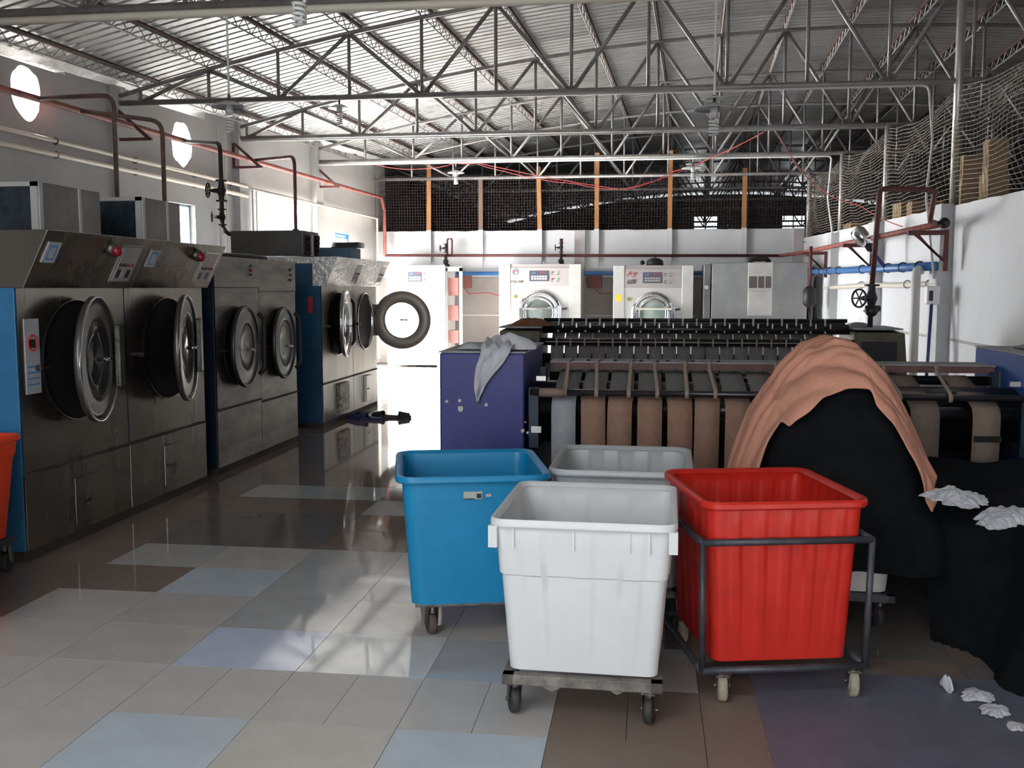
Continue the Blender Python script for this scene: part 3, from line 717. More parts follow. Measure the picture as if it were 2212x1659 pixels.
# ---------------------------------------------------------------- dryers
def door_mesh(parent, rO, thick, glassr, m_ring=ringm, m_glass=glass, handle=True, hingeside=1):
    # door disc centred on the origin of parent's frame, outer face towards -y
    d = MB().lathe([(glassr, .0), (glassr+.006, -.012), (glassr+.03, -.014), (rO*.86, -.004), (rO*.925, -.004), (rO*.94, -.018), (rO*.985, -.020), (rO, -.010), (rO, .012), (rO*.97, .022), (rO*.88, .03), (glassr+.02, .045), (glassr, .03), (glassr, .0)], (0, 0, 0), 1, 56)
    return d
def dryer(y0, y1, xf, zs, ztop, Ro, zo, hood, label, ajar, mf, blue=bluep, split=.51, full=False, lowdoor=None, seed=0, depth=1.35, glassm=glass, hoodm=None):
    wd = y1-y0
    t = thing('tumble_dryer', label, 'dryer', (xf, y0, 0), math.pi/2, 'row of tumble dryers')
    # local: x along the row (away from camera), y inwards is +, front at y=0
    g = .006
    MB().box(g, wd-g, .012, depth, .0, ztop-(.08 if hood else 0)).build('side_panels', blue, t, bevel=.004)
    hb = zs
    cx = wd/2
    o = MB().plate_hole(g, wd-g, split+.012, hb, cx, zo, Ro, 0).build('front_panel', mf, t)
    mb = MB().lathe([(Ro, 0), (Ro, .05), (Ro-.02, .055), (Ro-.02, .011)], (cx, 0, zo), 1, 40)
    # no recess: a flat black disc paints in the dark of the drum
    MB().lathe([(Ro, -.012), (Ro-.012, -.018), (Ro-.018, 0), (Ro-.02, .011)], (cx, 0, zo), 1, 48).build('opening_rim', chrome if full else ringm, t, True)
    MB().lathe([(Ro-.02, .008), (Ro+.02, .0115), (.001, .0115)], (cx, 0, zo), 1, 40).build('drum', darkhole, t)
    # lower panel
    MB().box(g, wd-g, -.004, .012, .06, split).build('lower_panel', mf, t, bevel=.003)
    MB().box(0, wd, .0, .014, 0, .06).box(-.008, 0, .0, depth, 0, .06).build('kick_plate', grime, t)
    MB().box(g, wd-g, -.012, .0, split-.004, split+.012).build('seam_strip', grime, t)
    if lowdoor:
        a, b, c, d, kind = lowdoor
        hd = MB().box(wd*a, wd*b, -.012 if kind < 2 else -.045, -.004, c, d).build('access_door', mf if kind < 2 else (mat('rusted_flap', (.45, .42, .38), .5, .5, 0, 18, col2=(.07, .05, .04)) if y0 < 12 else steell), t, bevel=.004)
        MB().box(wd*a-.004, wd*b+.004, -.0055, -.004, c-.004, d+.004).build('door_gap', grime, t)
        MB().cyl((wd*a+.04, -.012, (c+d)/2), (wd*a+.04, -.045, (c+d)/2), .01, 8).box(wd*a+.02, wd*a+.11, -.05, -.04, (c+d)/2-.01, (c+d)/2+.01).build('latch', blk, hd)
    # latch knob beside the opening
    MB().cyl((cx-Ro-.05, 0, zo-.02), (cx-Ro-.05, -.04, zo-.02), .018, 8).box(cx-Ro-.07, cx-Ro+.03, -.05, -.035, zo-.03, zo-.01).build('catch', steeld, t)
    # hood
    if hood:
        hm = hoodm or mf
        p = hood
        MB().prism([(-.05, hb), (-p, ztop), (depth, ztop), (depth, ztop-.075), (.10, ztop-.075), (.10, hb)], g-.005, wd-g+.005, 0).build('control_hood', hm, t, bevel=.004)
        sl = math.atan2(p-.05, ztop-hb)
        def onhood(name, u0, u1, v0, v1, m_, off=.006, par=t):
            # rectangle on the slanted fascia, u along width, v up the slope 0..1
            def P(u, v, o_): 
                z = hb+(ztop-hb)*v; y = -.05-(p-.05)*v
                return (wd*u, y-o_*math.cos(sl), z-o_*math.sin(sl)*1.0)
            vs = [P(u0, v0, 0), P(u1, v0, 0), P(u1, v1, 0), P(u0, v1, 0), P(u0, v0, off), P(u1, v0, off), P(u1, v1, off), P(u0, v1, off)]
            return MB().add(vs, [(4, 5, 6, 7), (0, 1, 5, 4), (1, 2, 6, 5), (2, 3, 7, 6), (3, 0, 4, 7)]).build(name, m_, par), P
        pf, P = onhood('control_panel', .735, .945, .12, .84, chrome, .006)
        onhood('panel_face', .75, .93, .15, .81, panelg, .009, pf)
        for q in range(5):
            c_ = P(.77+.033*q, .48, .016); MB().cyl(c_, (c_[0], c_[1]+.01, c_[2]), .012, 10).build('push_button', redl if q > 1 else blk, pf)
        for q in range(3):
            onhood('dial_label', .765+.05*q, .80+.05*q, .22, .38, blk if q != 1 else paper, .012, pf)
        if seed < 2:
            c_ = P(.60, .78, .0); al = MB().cyl((c_[0], c_[1]+.01, c_[2]), (c_[0], c_[1]-.035, c_[2]-.02), .045, 18).build('lamp_base', steeld, t, True)
            al2 = MB().sphere((c_[0], c_[1]-.045, c_[2]-.024), .036).build('red_warning_lamp', redl, al, True)
            st, _ = onhood('rating_sticker', .045, .15, .45, .80, paper, .008)
            onhood('sticker_print', .065, .13, .5, .75, inkb, .0085, st); onhood('sticker_centre', .075, .12, .53, .72, paper, .009, st)
    return t, wd, cx
def add_door(t, wd, cx, zo, Ro, ajar, mr=ringm, mg=glass, face=0, handle='bar', gr=.62):
    # hinge on the far side; the door swings outwards
    d = bpy.data.objects.new('door', None)
    rO = Ro+.02
    hx = cx+rO
    # mesh in hinge frame: hinge at origin, closed door spans -x
    mb = door_mesh(t, rO, .09, rO*gr)
    mb.v = [(x-rO, y-.03, z) for x, y, z in mb.v]
    o = mb.build('door', mr, t, True); o.location = (hx, 0, zo); o.rotation_euler = (0, 0, R(ajar))
    if mr in (ringm, chrome): MB().torus((-rO, -.045, 0), rO-.008, .010, 1, 56, 8).build('bright_rim', chrome, o, True)
    if mg: MB().lathe([(.001, .02), (rO*gr*.5, .012), (rO*gr, -.005), (rO*gr, .01), (.001, .035)], (-rO, -.03, 0), 1, 36).build('door_glass', mg, o, True)
    if handle == 'bar':
        MB().box(-.085, .03, -.085, -.045, -.21, .21).build('hinge_box', steeld, o, bevel=.01)
        MB().cyl((-rO, -.03, 0), (-rO, -.11, 0), .012, 8).cyl((-rO-.06, -.10, .0), (-rO+.05, -.10, 0), .011, 8).build('handle', chrome, o, True)
    else:
        MB().path(bent([(.03, -.03, .28), (.06, -.07, .24), (.06, -.07, -.24), (.03, -.03, -.28)], .04), .02, 8).build('hinge_bar', blackp, o, True)
        MB().cyl((-rO, -.04, -.03), (-rO, -.10, -.03), .012, 8).box(-rO-.07, -rO+.07, -.10, -.09, -.04, -.02).build('handle', chrome, o, True)
    return o
XF = -3.58
t, wd, cx = dryer(5.27, 6.46, XF, 1.60, 1.93, .38, 1.15, .22, 'steel tumble dryer nearest the camera, door ajar, notice sticker beside its drum', 14, steel, full=True, seed=0, lowdoor=(.42, .64, .10, .40, 1))
add_door(t, wd, cx, 1.15, .38, 14, ringm, glass)
nz = MB().box(.06, .20, -.006, 0, .98, 1.42).build('notice', paper, t)
MB().torus((.13, -.008, 1.28), .045, .006, 1, 24, 5).build('red_ring', inkr, nz); MB().box(.10, .16, -.008, -.006, 1.25, 1.30).build('print', inkk, nz)
for k in range(4): MB().box(.075, .185, -.0075, -.006, 1.03+.035*k, 1.04+.035*k).build('text_line', inkb, nz)
t, wd, cx = dryer(6.46, 7.68, XF, 1.60, 1.93, .38, 1.15, .22, 'steel tumble dryer second from the camera, door ajar, bright lower access flap', 14, steel, full=True, seed=1, lowdoor=(.40, .62, .12, .42, 1))
add_door(t, wd, cx, 1.15, .38, 16, ringm, glass)
MB().box(.82, .90, -.19, -.185, 1.72, 1.80) 
t, wd, cx = dryer(8.0, 8.97, -3.62, 1.60, 1.87, .345, 1.08, 0, 'grimy flat-fronted tumble dryer third from the camera with worn lower panel', 0, steeld, blued, .55, seed=2)
greyglass = mat('linen_behind_glass', (.20, .20, .20), .3, 0, .5, 6)
add_door(t, wd, cx, 1.08, .345, 5, mat('blackened_ring', (.08, .08, .08), .35, .7), greyglass, handle='hinge', gr=.55)
for q in (0, 1, 2): MB().cyl((wd*.80, 0, 1.80-.04*q), (wd*.80, -.02, 1.80-.04*q), .012, 8).build('push_button', redl if q == 1 else blk, t)
MB().box(.0, wd, -.01, .012, 1.60, 1.606).build('hood_seam', grime, t); MB().box(.0, wd, -.004, .014, 1.606, 1.87).build('upper_fascia', steeld, t)
t, wd, cx = dryer(8.97, 9.95, -3.62, 1.56, 1.87, .335, 1.06, 0, 'grimy flat-fronted tumble dryer fourth from the camera, pale linen behind its glass', 0, steeld, blued, .52, seed=2)
paleglass = mat('pale_linen_behind_glass', (.30, .29, .26), .25, 0, .3, 6)
add_door(t, wd, cx, 1.06, .335, 4, MATS['blackened_ring'], paleglass, handle='hinge', gr=.62)
for q in (0, 1, 2): MB().cyl((wd*.84, 0, 1.78-.05*q), (wd*.84, -.02, 1.78-.05*q), .012, 8).build('push_button', redl if q == 1 else blk, t)
MB().box(.0, wd, -.01, .012, 1.56, 1.566).build('hood_seam', grime, t); MB().box(.0, wd, -.004, .014, 1.566, 1.87).build('upper_fascia', steeld, t)
t, wd, cx = dryer(10.9, 12.09, -3.66, 1.62, 1.95, .38, 1.18, .20, 'tumble dryer with blue side panel and film-wrapped hood, rusty lower flap', 14, mat('mid_steel', (.40, .37, .33), .3, .85, .25, 3, stretch=(1, 1, .3)), mat('mid_blue_paint', (.02, .09, .19), .45, 0, .25, 3), .50, full=True, seed=3, lowdoor=(.42, .74, .12, .46, 2), hoodm=plastic)
add_door(t, wd, cx, 1.18, .38, 9, chrome, glass, handle='hinge')
MB().box(-.004, .0, .10, .16, 1.32, 1.50).build('red_stencil', inkr, t)
t, wd, cx = dryer(12.09, 13.2, -3.66, 1.62, 1.95, .37, 1.17, .20, 'farthest tumble dryer, round door swung fully open towards the back', 90, MATS['mid_steel'], bluep, .50, full=True, seed=3, lowdoor=(.40, .62, .12, .46, 2), hoodm=plastic)
add_door(t, wd, cx, 1.17, .37, 92, mat('warm_grey_ring', (.30, .255, .22), .4, .4), None, gr=.60)

# fan boxes and the heat exchanger on the dryers
for (ya, yb, zt_, lab) in ((5.75, 6.45, 2.25, 'galvanised fan box with dark filter on the nearest dryer, cut by the left edge'), (7.02, 7.63, 2.27, 'galvanised fan box with dark filter on the second dryer')):
    t = thing('fan_box', lab, 'ventilation box', (-3.72, ya, 1.93), 0, 'fan boxes on the dryers')
    h = zt_-1.93
    MB().box(-.95, 0, 0, yb-ya, 0, h).build('casing', galv, t, bevel=.004)
    MB().box(-.9, -.05, -.006, .0, .03, h-.03).build('filter_panel', filt, t)
    for (a, b, c, d) in ((-.95, 0, h-.028, h), (-.95, 0, 0, .02), (-.045, 0, 0, h), (-.95, -.9, 0, h)): MB().box(a, b, -.014, 0, c, d).build('frame_bar', galvf, t)
    MB().box(0, .008, 0, .035, 0, h).build('corner_strip', galvf, t); MB().box(0, .008, (yb-ya)*.62, (yb-ya)*.62+.025, 0, h).build('corner_strip', galvf, t)
t = thing('heat_exchanger', 'grey finned heat exchanger box lying across the fifth dryer', 'heat exchanger', (-4.74, 10.95, 1.95))
MB().box(0, .86, 0, .55, .015, .30).build('casing', mat('dark_grey_sheet', (.11, .105, .10), .45, .6, .2), t, bevel=.01)
for zz in (.05, .11, .17, .23):
    for yy in (.12, .42): MB().lathe([(.001, -.03), (.03, -.03), (.03, .03), (.001, .03)], (.88, yy, zz), 0, 12).build('tube_end', blackp, t)
MB().box(.86, .875, .2, .32, .02, .26).build('end_plate', galvf, t)
MB().cyl((-.05, .25, .25), (0.02, .25, .25), .03, 10).build('inlet', blackp, t)
t = thing('blue_crate', 'dull blue box standing on the farthest dryer', 'box', (-4.4, 12.3, 1.95))
MB().box(0, .65, 0, .5, 0, .16).build('casing', mat('dull_blue', (.06, .13, .22), .6), t, bevel=.006)
mb = MB()
for q in range(4): mb.box(.42, .76, -.02+.02*q, .3, .16+.018*q, .172+.018*q)
tag(mb.build('dark_slats', blk, t), 'stack of dark grilles')
tag(MB().path([(-3.95, 8.6, 1.89), (-3.9, 8.9, 1.90), (-3.85, 9.3, 1.90), (-3.8, 9.6, 1.89)], .028, 8).build('scrap_tube', blackp), 'dark scrap tube lying on the grimy dryers', 'pipe')
tag(MB().box(-4.3, -4.1, 8.05, 8.3, 1.87, 2.05).build('small_panel', galv, bevel=.004), 'small grey panel standing on the third dryer', 'panel')

# ---------------------------------------------------------------- washers at the back
def washer(px0, px1, y, ztop, lab, style):
    a = at_(px0, 600, y).x; b = at_(px1, 600, y).x; W = b-a
    t = thing('washing_machine', lab, 'washer', (a, y, 0), 0, 'washer extractors at the back')
    D = 1.25 if y+1.25 < YB-.1 else YB-.15-y
    if style == 'box':
        MB().box(0, W, 0, D, .0, ztop).build('casing', mat('satin_steel', (.40, .40, .39), .3, .9, .15, 2), t, bevel=.01)
        MB().box(W*.38, W*.635, -.02, 0, 1.10, ztop).build('door_panel', steell, t, bevel=.004)
        MB().box(W*.39, W*.62, -.024, -.018, ztop-.47, ztop-.22).build('inspection_window', mat('window_dark', (.12, .10, .09), .3), t)
        MB().box(W*.385, W*.63, -.035, -.018, ztop-.25, ztop-.21).box(W*.385, W*.63, -.035, -.018, ztop-.50, ztop-.46).box(W*.475, W*.485, -.03, -.02, ztop-.46, ztop-.25).box(W*.55, W*.56, -.03, -.02, ztop-.46, ztop-.25).build('window_frame', steell, t)
        MB().box(W*.39, W*.63, -.03, -.018, ztop-.78, ztop-.52).build('name_plate', steell, t, bevel=.005)
        MB().path([(W*.42, .3, ztop), (W*.42, .3, ztop+.06), (W*.9*.65, .3, ztop+.07), (W*.62, .3, ztop)], .05, 8).build('top_motor', blackp, t, True)
        MB().box(-.14, -.02, .1, .8, .8, ztop-.03).build('side_gearbox', galv, t, bevel=.01)
        MB().cyl((-.1, .05, ztop-.45), (-.1, -.04, ztop-.45), .04, 10).cyl((-.05, .05, .98), (-.05, -.05, .98), .05, 10).build('side_knob', chrome, t)
        return t
    mw = white if style == 'w1' else steell
    MB().box(0.02, W-.02, .03, D, .06, ztop-.02).build('casing', mw, t)
    c = W*.14
    MB().box(0, c, 0, .06, .0, ztop).build('left_column', mw, t, bevel=.008)
    MB().box(W-c, W, 0, .06, .0, ztop).build('right_column', mw, t, bevel=.008)
    zo = 1.12 if style != 'w1' else 1.1; rr = W*.20
    zf = ztop-.42
    if style == 'w1': MB().box(c, W-c, .02, .05, .10, zf).build('front_panel', mw, t)
    else: MB().plate_hole(c, W-c, .10, zf, W*.5, zo, rr, .02).build('front_panel', mw, t)
    MB().box(c, W-c, .01, .05, zf, ztop-.07).build('control_panel', panelg if style != 'w1' else white, t)
    MB().box(c, W-c, .02, .05, ztop-.07, ztop).build('top_rail', mat('top_rail_grey', (.3, .27, .27), .5), t)
    if style != "w1":
        MB().lathe([(.001, .03), (rr, .031)], (W*.5, 0, zo), 1, 32).build('drum', darkhole, t)  # flat black disc painted for the unlit drum
        MB().lathe([(rr*1.38, .02), (rr*1.34, -.03), (rr*1.05, -.05), (rr*1.0, -.02), (rr*.95, -.05), (rr*.82, -.06), (rr*.78, -.03)], (W*.5, 0, zo), 1, 40).build('door_ring', chrome, t, True)
        MB().lathe([(.001, -.07), (rr*.5, -.06), (rr*.8, -.03)], (W*.5, 0, zo), 1, 32).build('door_glass', mat('washer_glass', (.12, .14, .13), .1) if style != 'w3' else mat('milky_glass', (.35, .42, .38), .15), t, True)
        hb = MB().box(W*.28, W*.74, -.12, -.09, zo+.07, zo+.11).build('clamp_bar', chrome if style != 'w3' else mat('cream_bar', (.7, .68, .58), .4), t, bevel=.008)
        MB().box(W*.28, W*.74, -.12, -.09, zo-.17, zo-.13).build('clamp_bar', chrome, t, bevel=.008)
        MB().box(W*.25, W*.30, -.12, 0, zo-.18, zo+.1).build('clamp_post', chrome, t, bevel=.01); MB().box(W*.73, W*.775, -.12, 0, zo-.3, zo+.14).build('clamp_post', chrome, t, bevel=.01)
        MB().cyl((W*.76, -.1, zo+.07), (W*.84, -.1, zo+.09), .018, 8).build('clamp_knob', blk, t)
    zd = zf+.17
    dp = MB().box(W*.37, W*.61, -.0, .012, zd-.08, zd+.12).build('display', dispm, t, bevel=.004)
    for q in range(6):
        for r_ in range(2): MB().box(W*(.395+.033*q), W*(.42+.033*q), -.004, .0, zd-.05+.045*r_, zd-.02+.045*r_).build('key', white if style != 'w3' else panelg, dp)
    MB().box(W*.40, W*.45, -.004, 0, zd+.06, zd+.10).build('screen', mat('dim_screen', (.10, .12, .25), .3), dp); MB().box(W*.50, W*.57, -.004, 0, zd+.09, zd+.105).build('red_digits', inkr, dp)
    for (u, v, m_) in ((.65, .09, redl), (.72, .09, greenl), (.65, -.04, redl), (.72, -.04, greenl)):
        MB().cyl((W*u, .01, zd+v), (W*u, -.012, zd+v), .014, 12).build('push_button', m_, t)
        MB().box(W*u-.025, W*u+.025, .006, .01, zd+v-.045, zd+v-.035).build('button_caption', inkk, t)
    if style != 'w1':
        MB().cyl((W*.20, .02, zf-.21), (W*.20, -.005, zf-.21), .035, 16).build('lock', brass, t)
        MB().box(W*.03, W*.105, -.004, 0, zf-.25, zf-.12).build('yellow_tag', yel2 if style == 'w2' else yel, t)
    if style == 'w2':
        MB().torus((W*.20, .004, zd+.10), .05, .008, 1, 20, 5).build('round_emblem', inkb, t)
        text(t, 'emblem_letters', 'REYC', .05, (W*.20, .0, zd+.11), (math.pi/2, 0, 0), inkr)
        text(t, 'model_letters', 'XTQ-100F', .062, (W*.215, .004, zd-.09), (math.pi/2, 0, 0), inkk)
    if style == 'w3':
        mb = MB().path([(W*.17, 0, zd+.06), (W*.2, 0, zd+.10), (W*.215, 0, zd+.15), (W*.2, 0, zd+.12), (W*.225, 0, zd+.07)], .007, 5)
        mb.path([(W*.185, 0, zd+.09), (W*.23, 0, zd+.09)], .006, 5).path([(W*.25, 0, zd+.12), (W*.26, 0, zd+.08), (W*.255, 0, zd+.03), (W*.235, 0, zd+.04)], .006, 5).path([(W*.27, 0, zd+.07), (W*.29, 0, zd+.12), (W*.30, 0, zd+.115)], .006, 5)
        mb.build('red_script_mark', inkr, t)
        text(t, 'model_letters', '60F', .125, (W*.235, .004, zd-.06), (math.pi/2, 0, 0), inkk)
        MB().lathe([(.001, .17), (.07, .165), (.15, .12), (.17, 0), (.001, 0)], (W*.52, .4, ztop-.02), 2, 20).torus((W*.52, .4, ztop+.19), .028, .008, 1, 14, 5).build('top_motor', blackp, t, True)
        MB().sphere((W*.36, .4, ztop+.06), .045).build('motor_cap', blackp, t, True)
    if style == 'w1':
        # service frame open at its right side
        MB().box(W, W+.03, .1, .14, .1, ztop-.05).box(W+.27, W+.33, .1, .16, .1, ztop-.05).box(W, W+.33, .1, .14, ztop-.12, ztop-.03).build('side_frame', galvf, t)
        for z_, h_ in ((1.45, .35), (.95, .3), (.5, .25)): MB().box(W+.04, W+.24, .16, .4, z_, z_+h_).build('pump_unit', mat('dull_red_unit', (.22, .08, .07), .6, 0, .3), t)
    return t
washer(835, 961, 19.5, 2.05, 'sunlit white washing machine at the back left behind the open dryer door', 'w1')
washer(1078, 1255, 19.3, 2.06, 'white washer extractor with round blue emblem and pale yellow tag', 'w2')
washer(1325, 1498, 18.9, 2.02, 'steel washer extractor lettered 60F with an orange-yellow tag', 'w3')
washer(1538, 1745, 18.6, 2.06, 'plain steel washing machine box with a small inspection window', 'box')
t = thing('control_cabinet', 'dark open cabinet beside the plain steel machine', 'cabinet', (at_(1747, 600, 19.4).x, 19.4, 0))
MB().box(0, .09, 0, .5, 0, 2.0).build('casing', mat('dark_cabinet', (.05, .04, .04), .7), t)
MB().path(bent([(.05, -.06, .8), (.05, -.06, 1.78), (.12, -.06, 1.86)], .1), .035, 10).build('elbow_pipe', creamp, t, True)
for px in (1055, 1285):
    p = at_(px, 600, YB-.05)
    t = thing('junction_box', 'rusty red junction box left of the 60F washer' if px > 1200 else 'small rusty junction box beside the sunlit washer', 'box', (p.x if px > 1200 else p.x-.5, YB-.12, 1.6))
    MB().box(-.14, .14, 0, .1, 0, .3).build('housing', mat('rusty_red', (.2, .07, .06), .7), t, bevel=.01)
    MB().path([(0, -.01, 0), (.1, -.02, -.12), (.5, -.02, -.1), (.9, -.01, -.2)], .01, 5).build('cable', redw, t)

# ---------------------------------------------------------------- flatwork ironers
def cabinet(parent, x0, x1, y0, y1, z1, m, name='end_cabinet', z0=.05):
    return MB().box(x0, x1, y0, y1, z0, z1).build(name, m, parent, world=True, bevel=.012)
t = thing('flatwork_ironer', 'front flatwork ironer with violet-blue end cabinets and tan feed belts', 'ironing machine', (.75, 6.2, 0))
c1 = cabinet(t, -1.31, -.765, 6.2, 7.3, 1.19, bluec); c1['label'] = 'violet-blue end cabinet with chipped paint'
MB().box(-1.315, -.76, 6.195, 7.305, 1.19, 1.20).build('cabinet_top', topg, c1, world=True)
rr_ = random.Random(3)
for px, py, s_ in ((993, 865, .014), (994, 882, .02), (965, 867, .012), (1050, 875, .012), (1028, 803, .007), (1128, 930, .014), (1140, 935, .010), (1135, 912, .006)):
    p = at_(px, py, 6.196); pts = [(p.x+s_*rr_.uniform(.5, 1.2)*math.cos(a), 6.1985, p.z+s_*rr_.uniform(.5, 1.3)*math.sin(a)) for a in [k*math.pi/4 for k in range(8)]]
    o = MB().add(pts, [tuple(range(8))]).build('paint_chip', mat('bare_primer', (.6, .56, .5), .7), c1, world=True)
c2 = cabinet(t, 2.265, 3.0, 6.2, 7.3, 1.19, bluer); c2['label'] = 'cobalt blue end cabinet'
o = MB().box(2.26, 3.0, 6.195, 7.305, 1.19, 1.20).build('cabinet_top', topg, c2, world=True)
MB().box(-.77, 2.27, 6.75, 7.2, .12, .95).build('heated_bed', blackr, t, world=True)
MB().cyl((-.78, 6.55, .78), (2.28, 6.55, .78), .2, 24).build('padded_roll', blackr, t, True, world=True)
MB().cyl((-.74, 6.195, .85), (2.27, 6.195, .85), .042, 16).build('feed_roller', blackr, t, True, world=True)
MB().cyl((-.72, 6.13, .955), (2.22, 6.13, .955), .022, 12).build('guide_bar', mat('oily_bar', (.05, .045, .05), .25, .6), t, True, world=True)
MB().cyl((-.66, 6.11, .955), (-.50, 6.11, .955), .028, 12).build('bar_end', mat('worn_brown_end', (.25, .17, .14), .5), t, True, world=True)
MB().box(-.64, 2.22, 6.76, 6.80, 1.05, 1.092).build('cross_rail', brownr, t, world=True)
MB().box(-.66, 2.24, 6.80, 7.08, 1.085, 1.100).build('felt_table', topg, t, world=True)
MB().cyl((-.66, 6.78, 1.0), (2.24, 6.78, 1.0), .03, 12).build('tail_roller', blackr, t, True, world=True)
for s_ in (-.70, 2.21):
    MB().box(s_-.03, s_+.03, 6.15, 6.85, .60, .66).box(s_-.03, s_+.03, 6.14, 6.18, .66, .98).box(s_-.02, s_+.02, 6.7, 6.8, .66, 1.06).build('side_bracket', blued, t, world=True)
    MB().box(s_-.012, s_+.05, 6.12, 6.14, .70, .74).box(s_-.012, s_+.05, 6.4, 6.42, 1.0, 1.03).build('bolt_plate', steell, t, world=True)
def belt(x, wdt, y1, z1, y2, z2, zb, m, nm='feed_belt', T=t, skew=0):
    # comes over the tail roller, down to the feed roller and hangs round it
    prof = [(y1+.03, z1-.03), (y1, z1), (y1-.03, z1-.002), ((y1+y2)/2, (z1+z2)/2-.008), (y2+.02, z2+.012), (y2-.03, z2-.01), (y2-.055, z2-.05), (y2-.06, z2-.10), (y2-.055, (z2+zb)/2), (y2-.03, zb), (y2+.05, zb-.03)]
    mb = MB(); vs = []
    for k, (yy, zz) in enumerate(prof):
        sk = skew*(k/10)
        vs += [(x+sk, yy, zz), (x+wdt+sk, yy, zz)]
    mb.add(vs, [(2*k, 2*k+1, 2*k+3, 2*k+2) for k in range(len(prof)-1)])
    o = mb.build(nm, m, T, True, world=True, solid=.005)
    return o
xs2 = [-.585+.1765*k for k in range(12)]
for k, x in enumerate(xs2):
    b_ = belt(x, .150, 6.8, 1.03, 6.17, .905, .30, feltw if k == 0 else feltp, skew=.012*math.sin(k*2.1))
    if k in (0,): b_['label'] = 'pale grey belt'
    g_ = MB(); vs = []
    for (yy, zz) in ((6.775, 1.038), (6.70, 1.022), (6.4, .959), (6.21, .922), (6.165, .905)): vs += [(x, yy, zz), (x+.150, yy, zz)]
    g_.add(vs, [(2*q, 2*q+1, 2*q+3, 2*q+2) for q in range(4)]); g_.build('felt_face', felt, b_, True, solid=.004)
belt(1.55, .165, 6.8, 1.03, 6.17, .905, .30, mat('dull_tan_belt', (.22, .165, .13), .9, 0, .1, 25))
belt(1.90, .155, 6.8, 1.03, 6.17, .905, .34, MATS['dull_tan_belt'])
MB().box(1.905, 2.06, 6.095, 6.10, .70, .735).build('belt_splice', blackr, t, world=True)
tp = [(1228, 1220), (1290, 1288), (1363, 1358), (1415, 1420), (1480, 1484), (1532, 1546), (1675, 1695), (1908, 1945), (2022, 2055)]
for a, b in tp:
    p = at_(a, 775, 6.77); q = at_(b, 850, 6.1); p0 = (p.x+.02, 6.95, 1.106)
    mb = MB(); w_ = .012; P_ = [p0, (p.x, 6.79, 1.108), (p.x, 6.752, 1.09), (p.x, 6.74, 1.06), (q.x, 6.125, .982), (q.x, 6.10, .96), (q.x, 6.105, .93)]
    vs = []
    for v in P_: vs += [(v[0]-w_, v[1], v[2]), (v[0]+w_, v[1], v[2])]
    mb.add(vs, [(2*k, 2*k+1, 2*k+3, 2*k+2) for k in range(len(P_)-1)]); mb.build('tape', tapem, t, True, world=True, solid=.002)
for px in (1272, 1330, 1385, 1442, 1495, 1551): 
    p = at_(px, 772, 6.9); MB().cyl((p.x, 6.84, 1.10), (p.x, 6.84, 1.112), .012, 8).build('bolt', blk, t, world=True)

t = thing('flatwork_ironer', 'rear flatwork ironer with olive end cabinets and rows of black rollers', 'ironing machine', (.45, 9.85, 0))
for (a, b, mwid) in ((-1.47, -1.06, 0), (1.96, 2.40, 1)):
    fr_ = .0 if not mwid else .12
    o = MB().add([(a, 9.85, .05), (b+fr_, 9.85, .05), (b+.02*mwid, 9.85, 1.175), (a, 9.85, 1.175), (a, 10.65, .05), (b+fr_, 10.65, .05), (b, 10.65, 1.2), (a, 10.65, 1.2)], [(0, 1, 2, 3), (5, 4, 7, 6), (1, 5, 6, 2), (4, 0, 3, 7), (3, 2, 6, 7)]).build('end_cabinet', olive, t, world=True, bevel=.015)
    tt_ = MB().box(a-.005, b+.01, 9.88, 10.65, 1.2, 1.215).build('cabinet_top', topg, o, world=True)
    cc = MB().box(a+.06, b-.05, 9.838, 9.85, .72 if mwid else 1.0, 1.09).build('dark_window', blk, o, bevel=.012, world=True)
MB().box(-1.05, 1.95, 10.1, 10.6, .1, .9).build('heated_bed', blackr, t, world=True)
for nm, y, z, r in (('front_roller', 9.88, 1.068, .038), ('upper_roller', 10.15, 1.185, .045), ('rear_bar', 10.25, 1.275, .018), ('rear_bar', 10.18, 1.225, .016), ('feed_roller', 9.95, .9, .05)):
    MB().cyl((-1.06, y, z), (1.96, y, z), r, 14).build(nm, blackr, t, True, world=True)
MB().cyl((-1.0, 9.842, 1.068), (1.9, 9.842, 1.068), .004, 6).build('bright_rod', steell, t, world=True)
MB().box(-1.05, 1.95, 10.28, 10.30, 1.2, 1.29).build('back_plate', blackr, t, world=True)
pk = .1385
for k in range(21):
    x = -.96+pk*k
    if x > 1.8: break
    mb = MB(); vs = []
    for (yy, zz) in ((10.12, 1.15), (9.95, 1.05), (9.9, .99), (9.885, .90), (9.9, .4)): vs += [(x+.004, yy, zz), (x+pk-.008, yy, zz)]
    mb.add(vs, [(2*q, 2*q+1, 2*q+3, 2*q+2) for q in range(4)]).build('feed_belt', felt, t, True, world=True, solid=.004)
    MB().box(x+.06, x+.075, 9.835, 9.842, 1.03, 1.105).build('tape', tapem, t, world=True)
    MB().add([(x+.05, 10.10, 1.155), (x+.066, 10.10, 1.155), (x+.072, 10.16, 1.295), (x+.056, 10.16, 1.295), (x+.05, 10.115, 1.155), (x+.066, 10.115, 1.155), (x+.072, 10.175, 1.295), (x+.056, 10.175, 1.295)], [(0, 1, 2, 3), (5, 4, 7, 6), (1, 5, 6, 2), (4, 0, 3, 7), (3, 2, 6, 7)]).build('guide_finger', galvf, t, world=True)
    MB().box(x+.10, x+.112, 10.10, 10.112, 1.20, 1.245).build('guide_pin', steell, t, world=True)
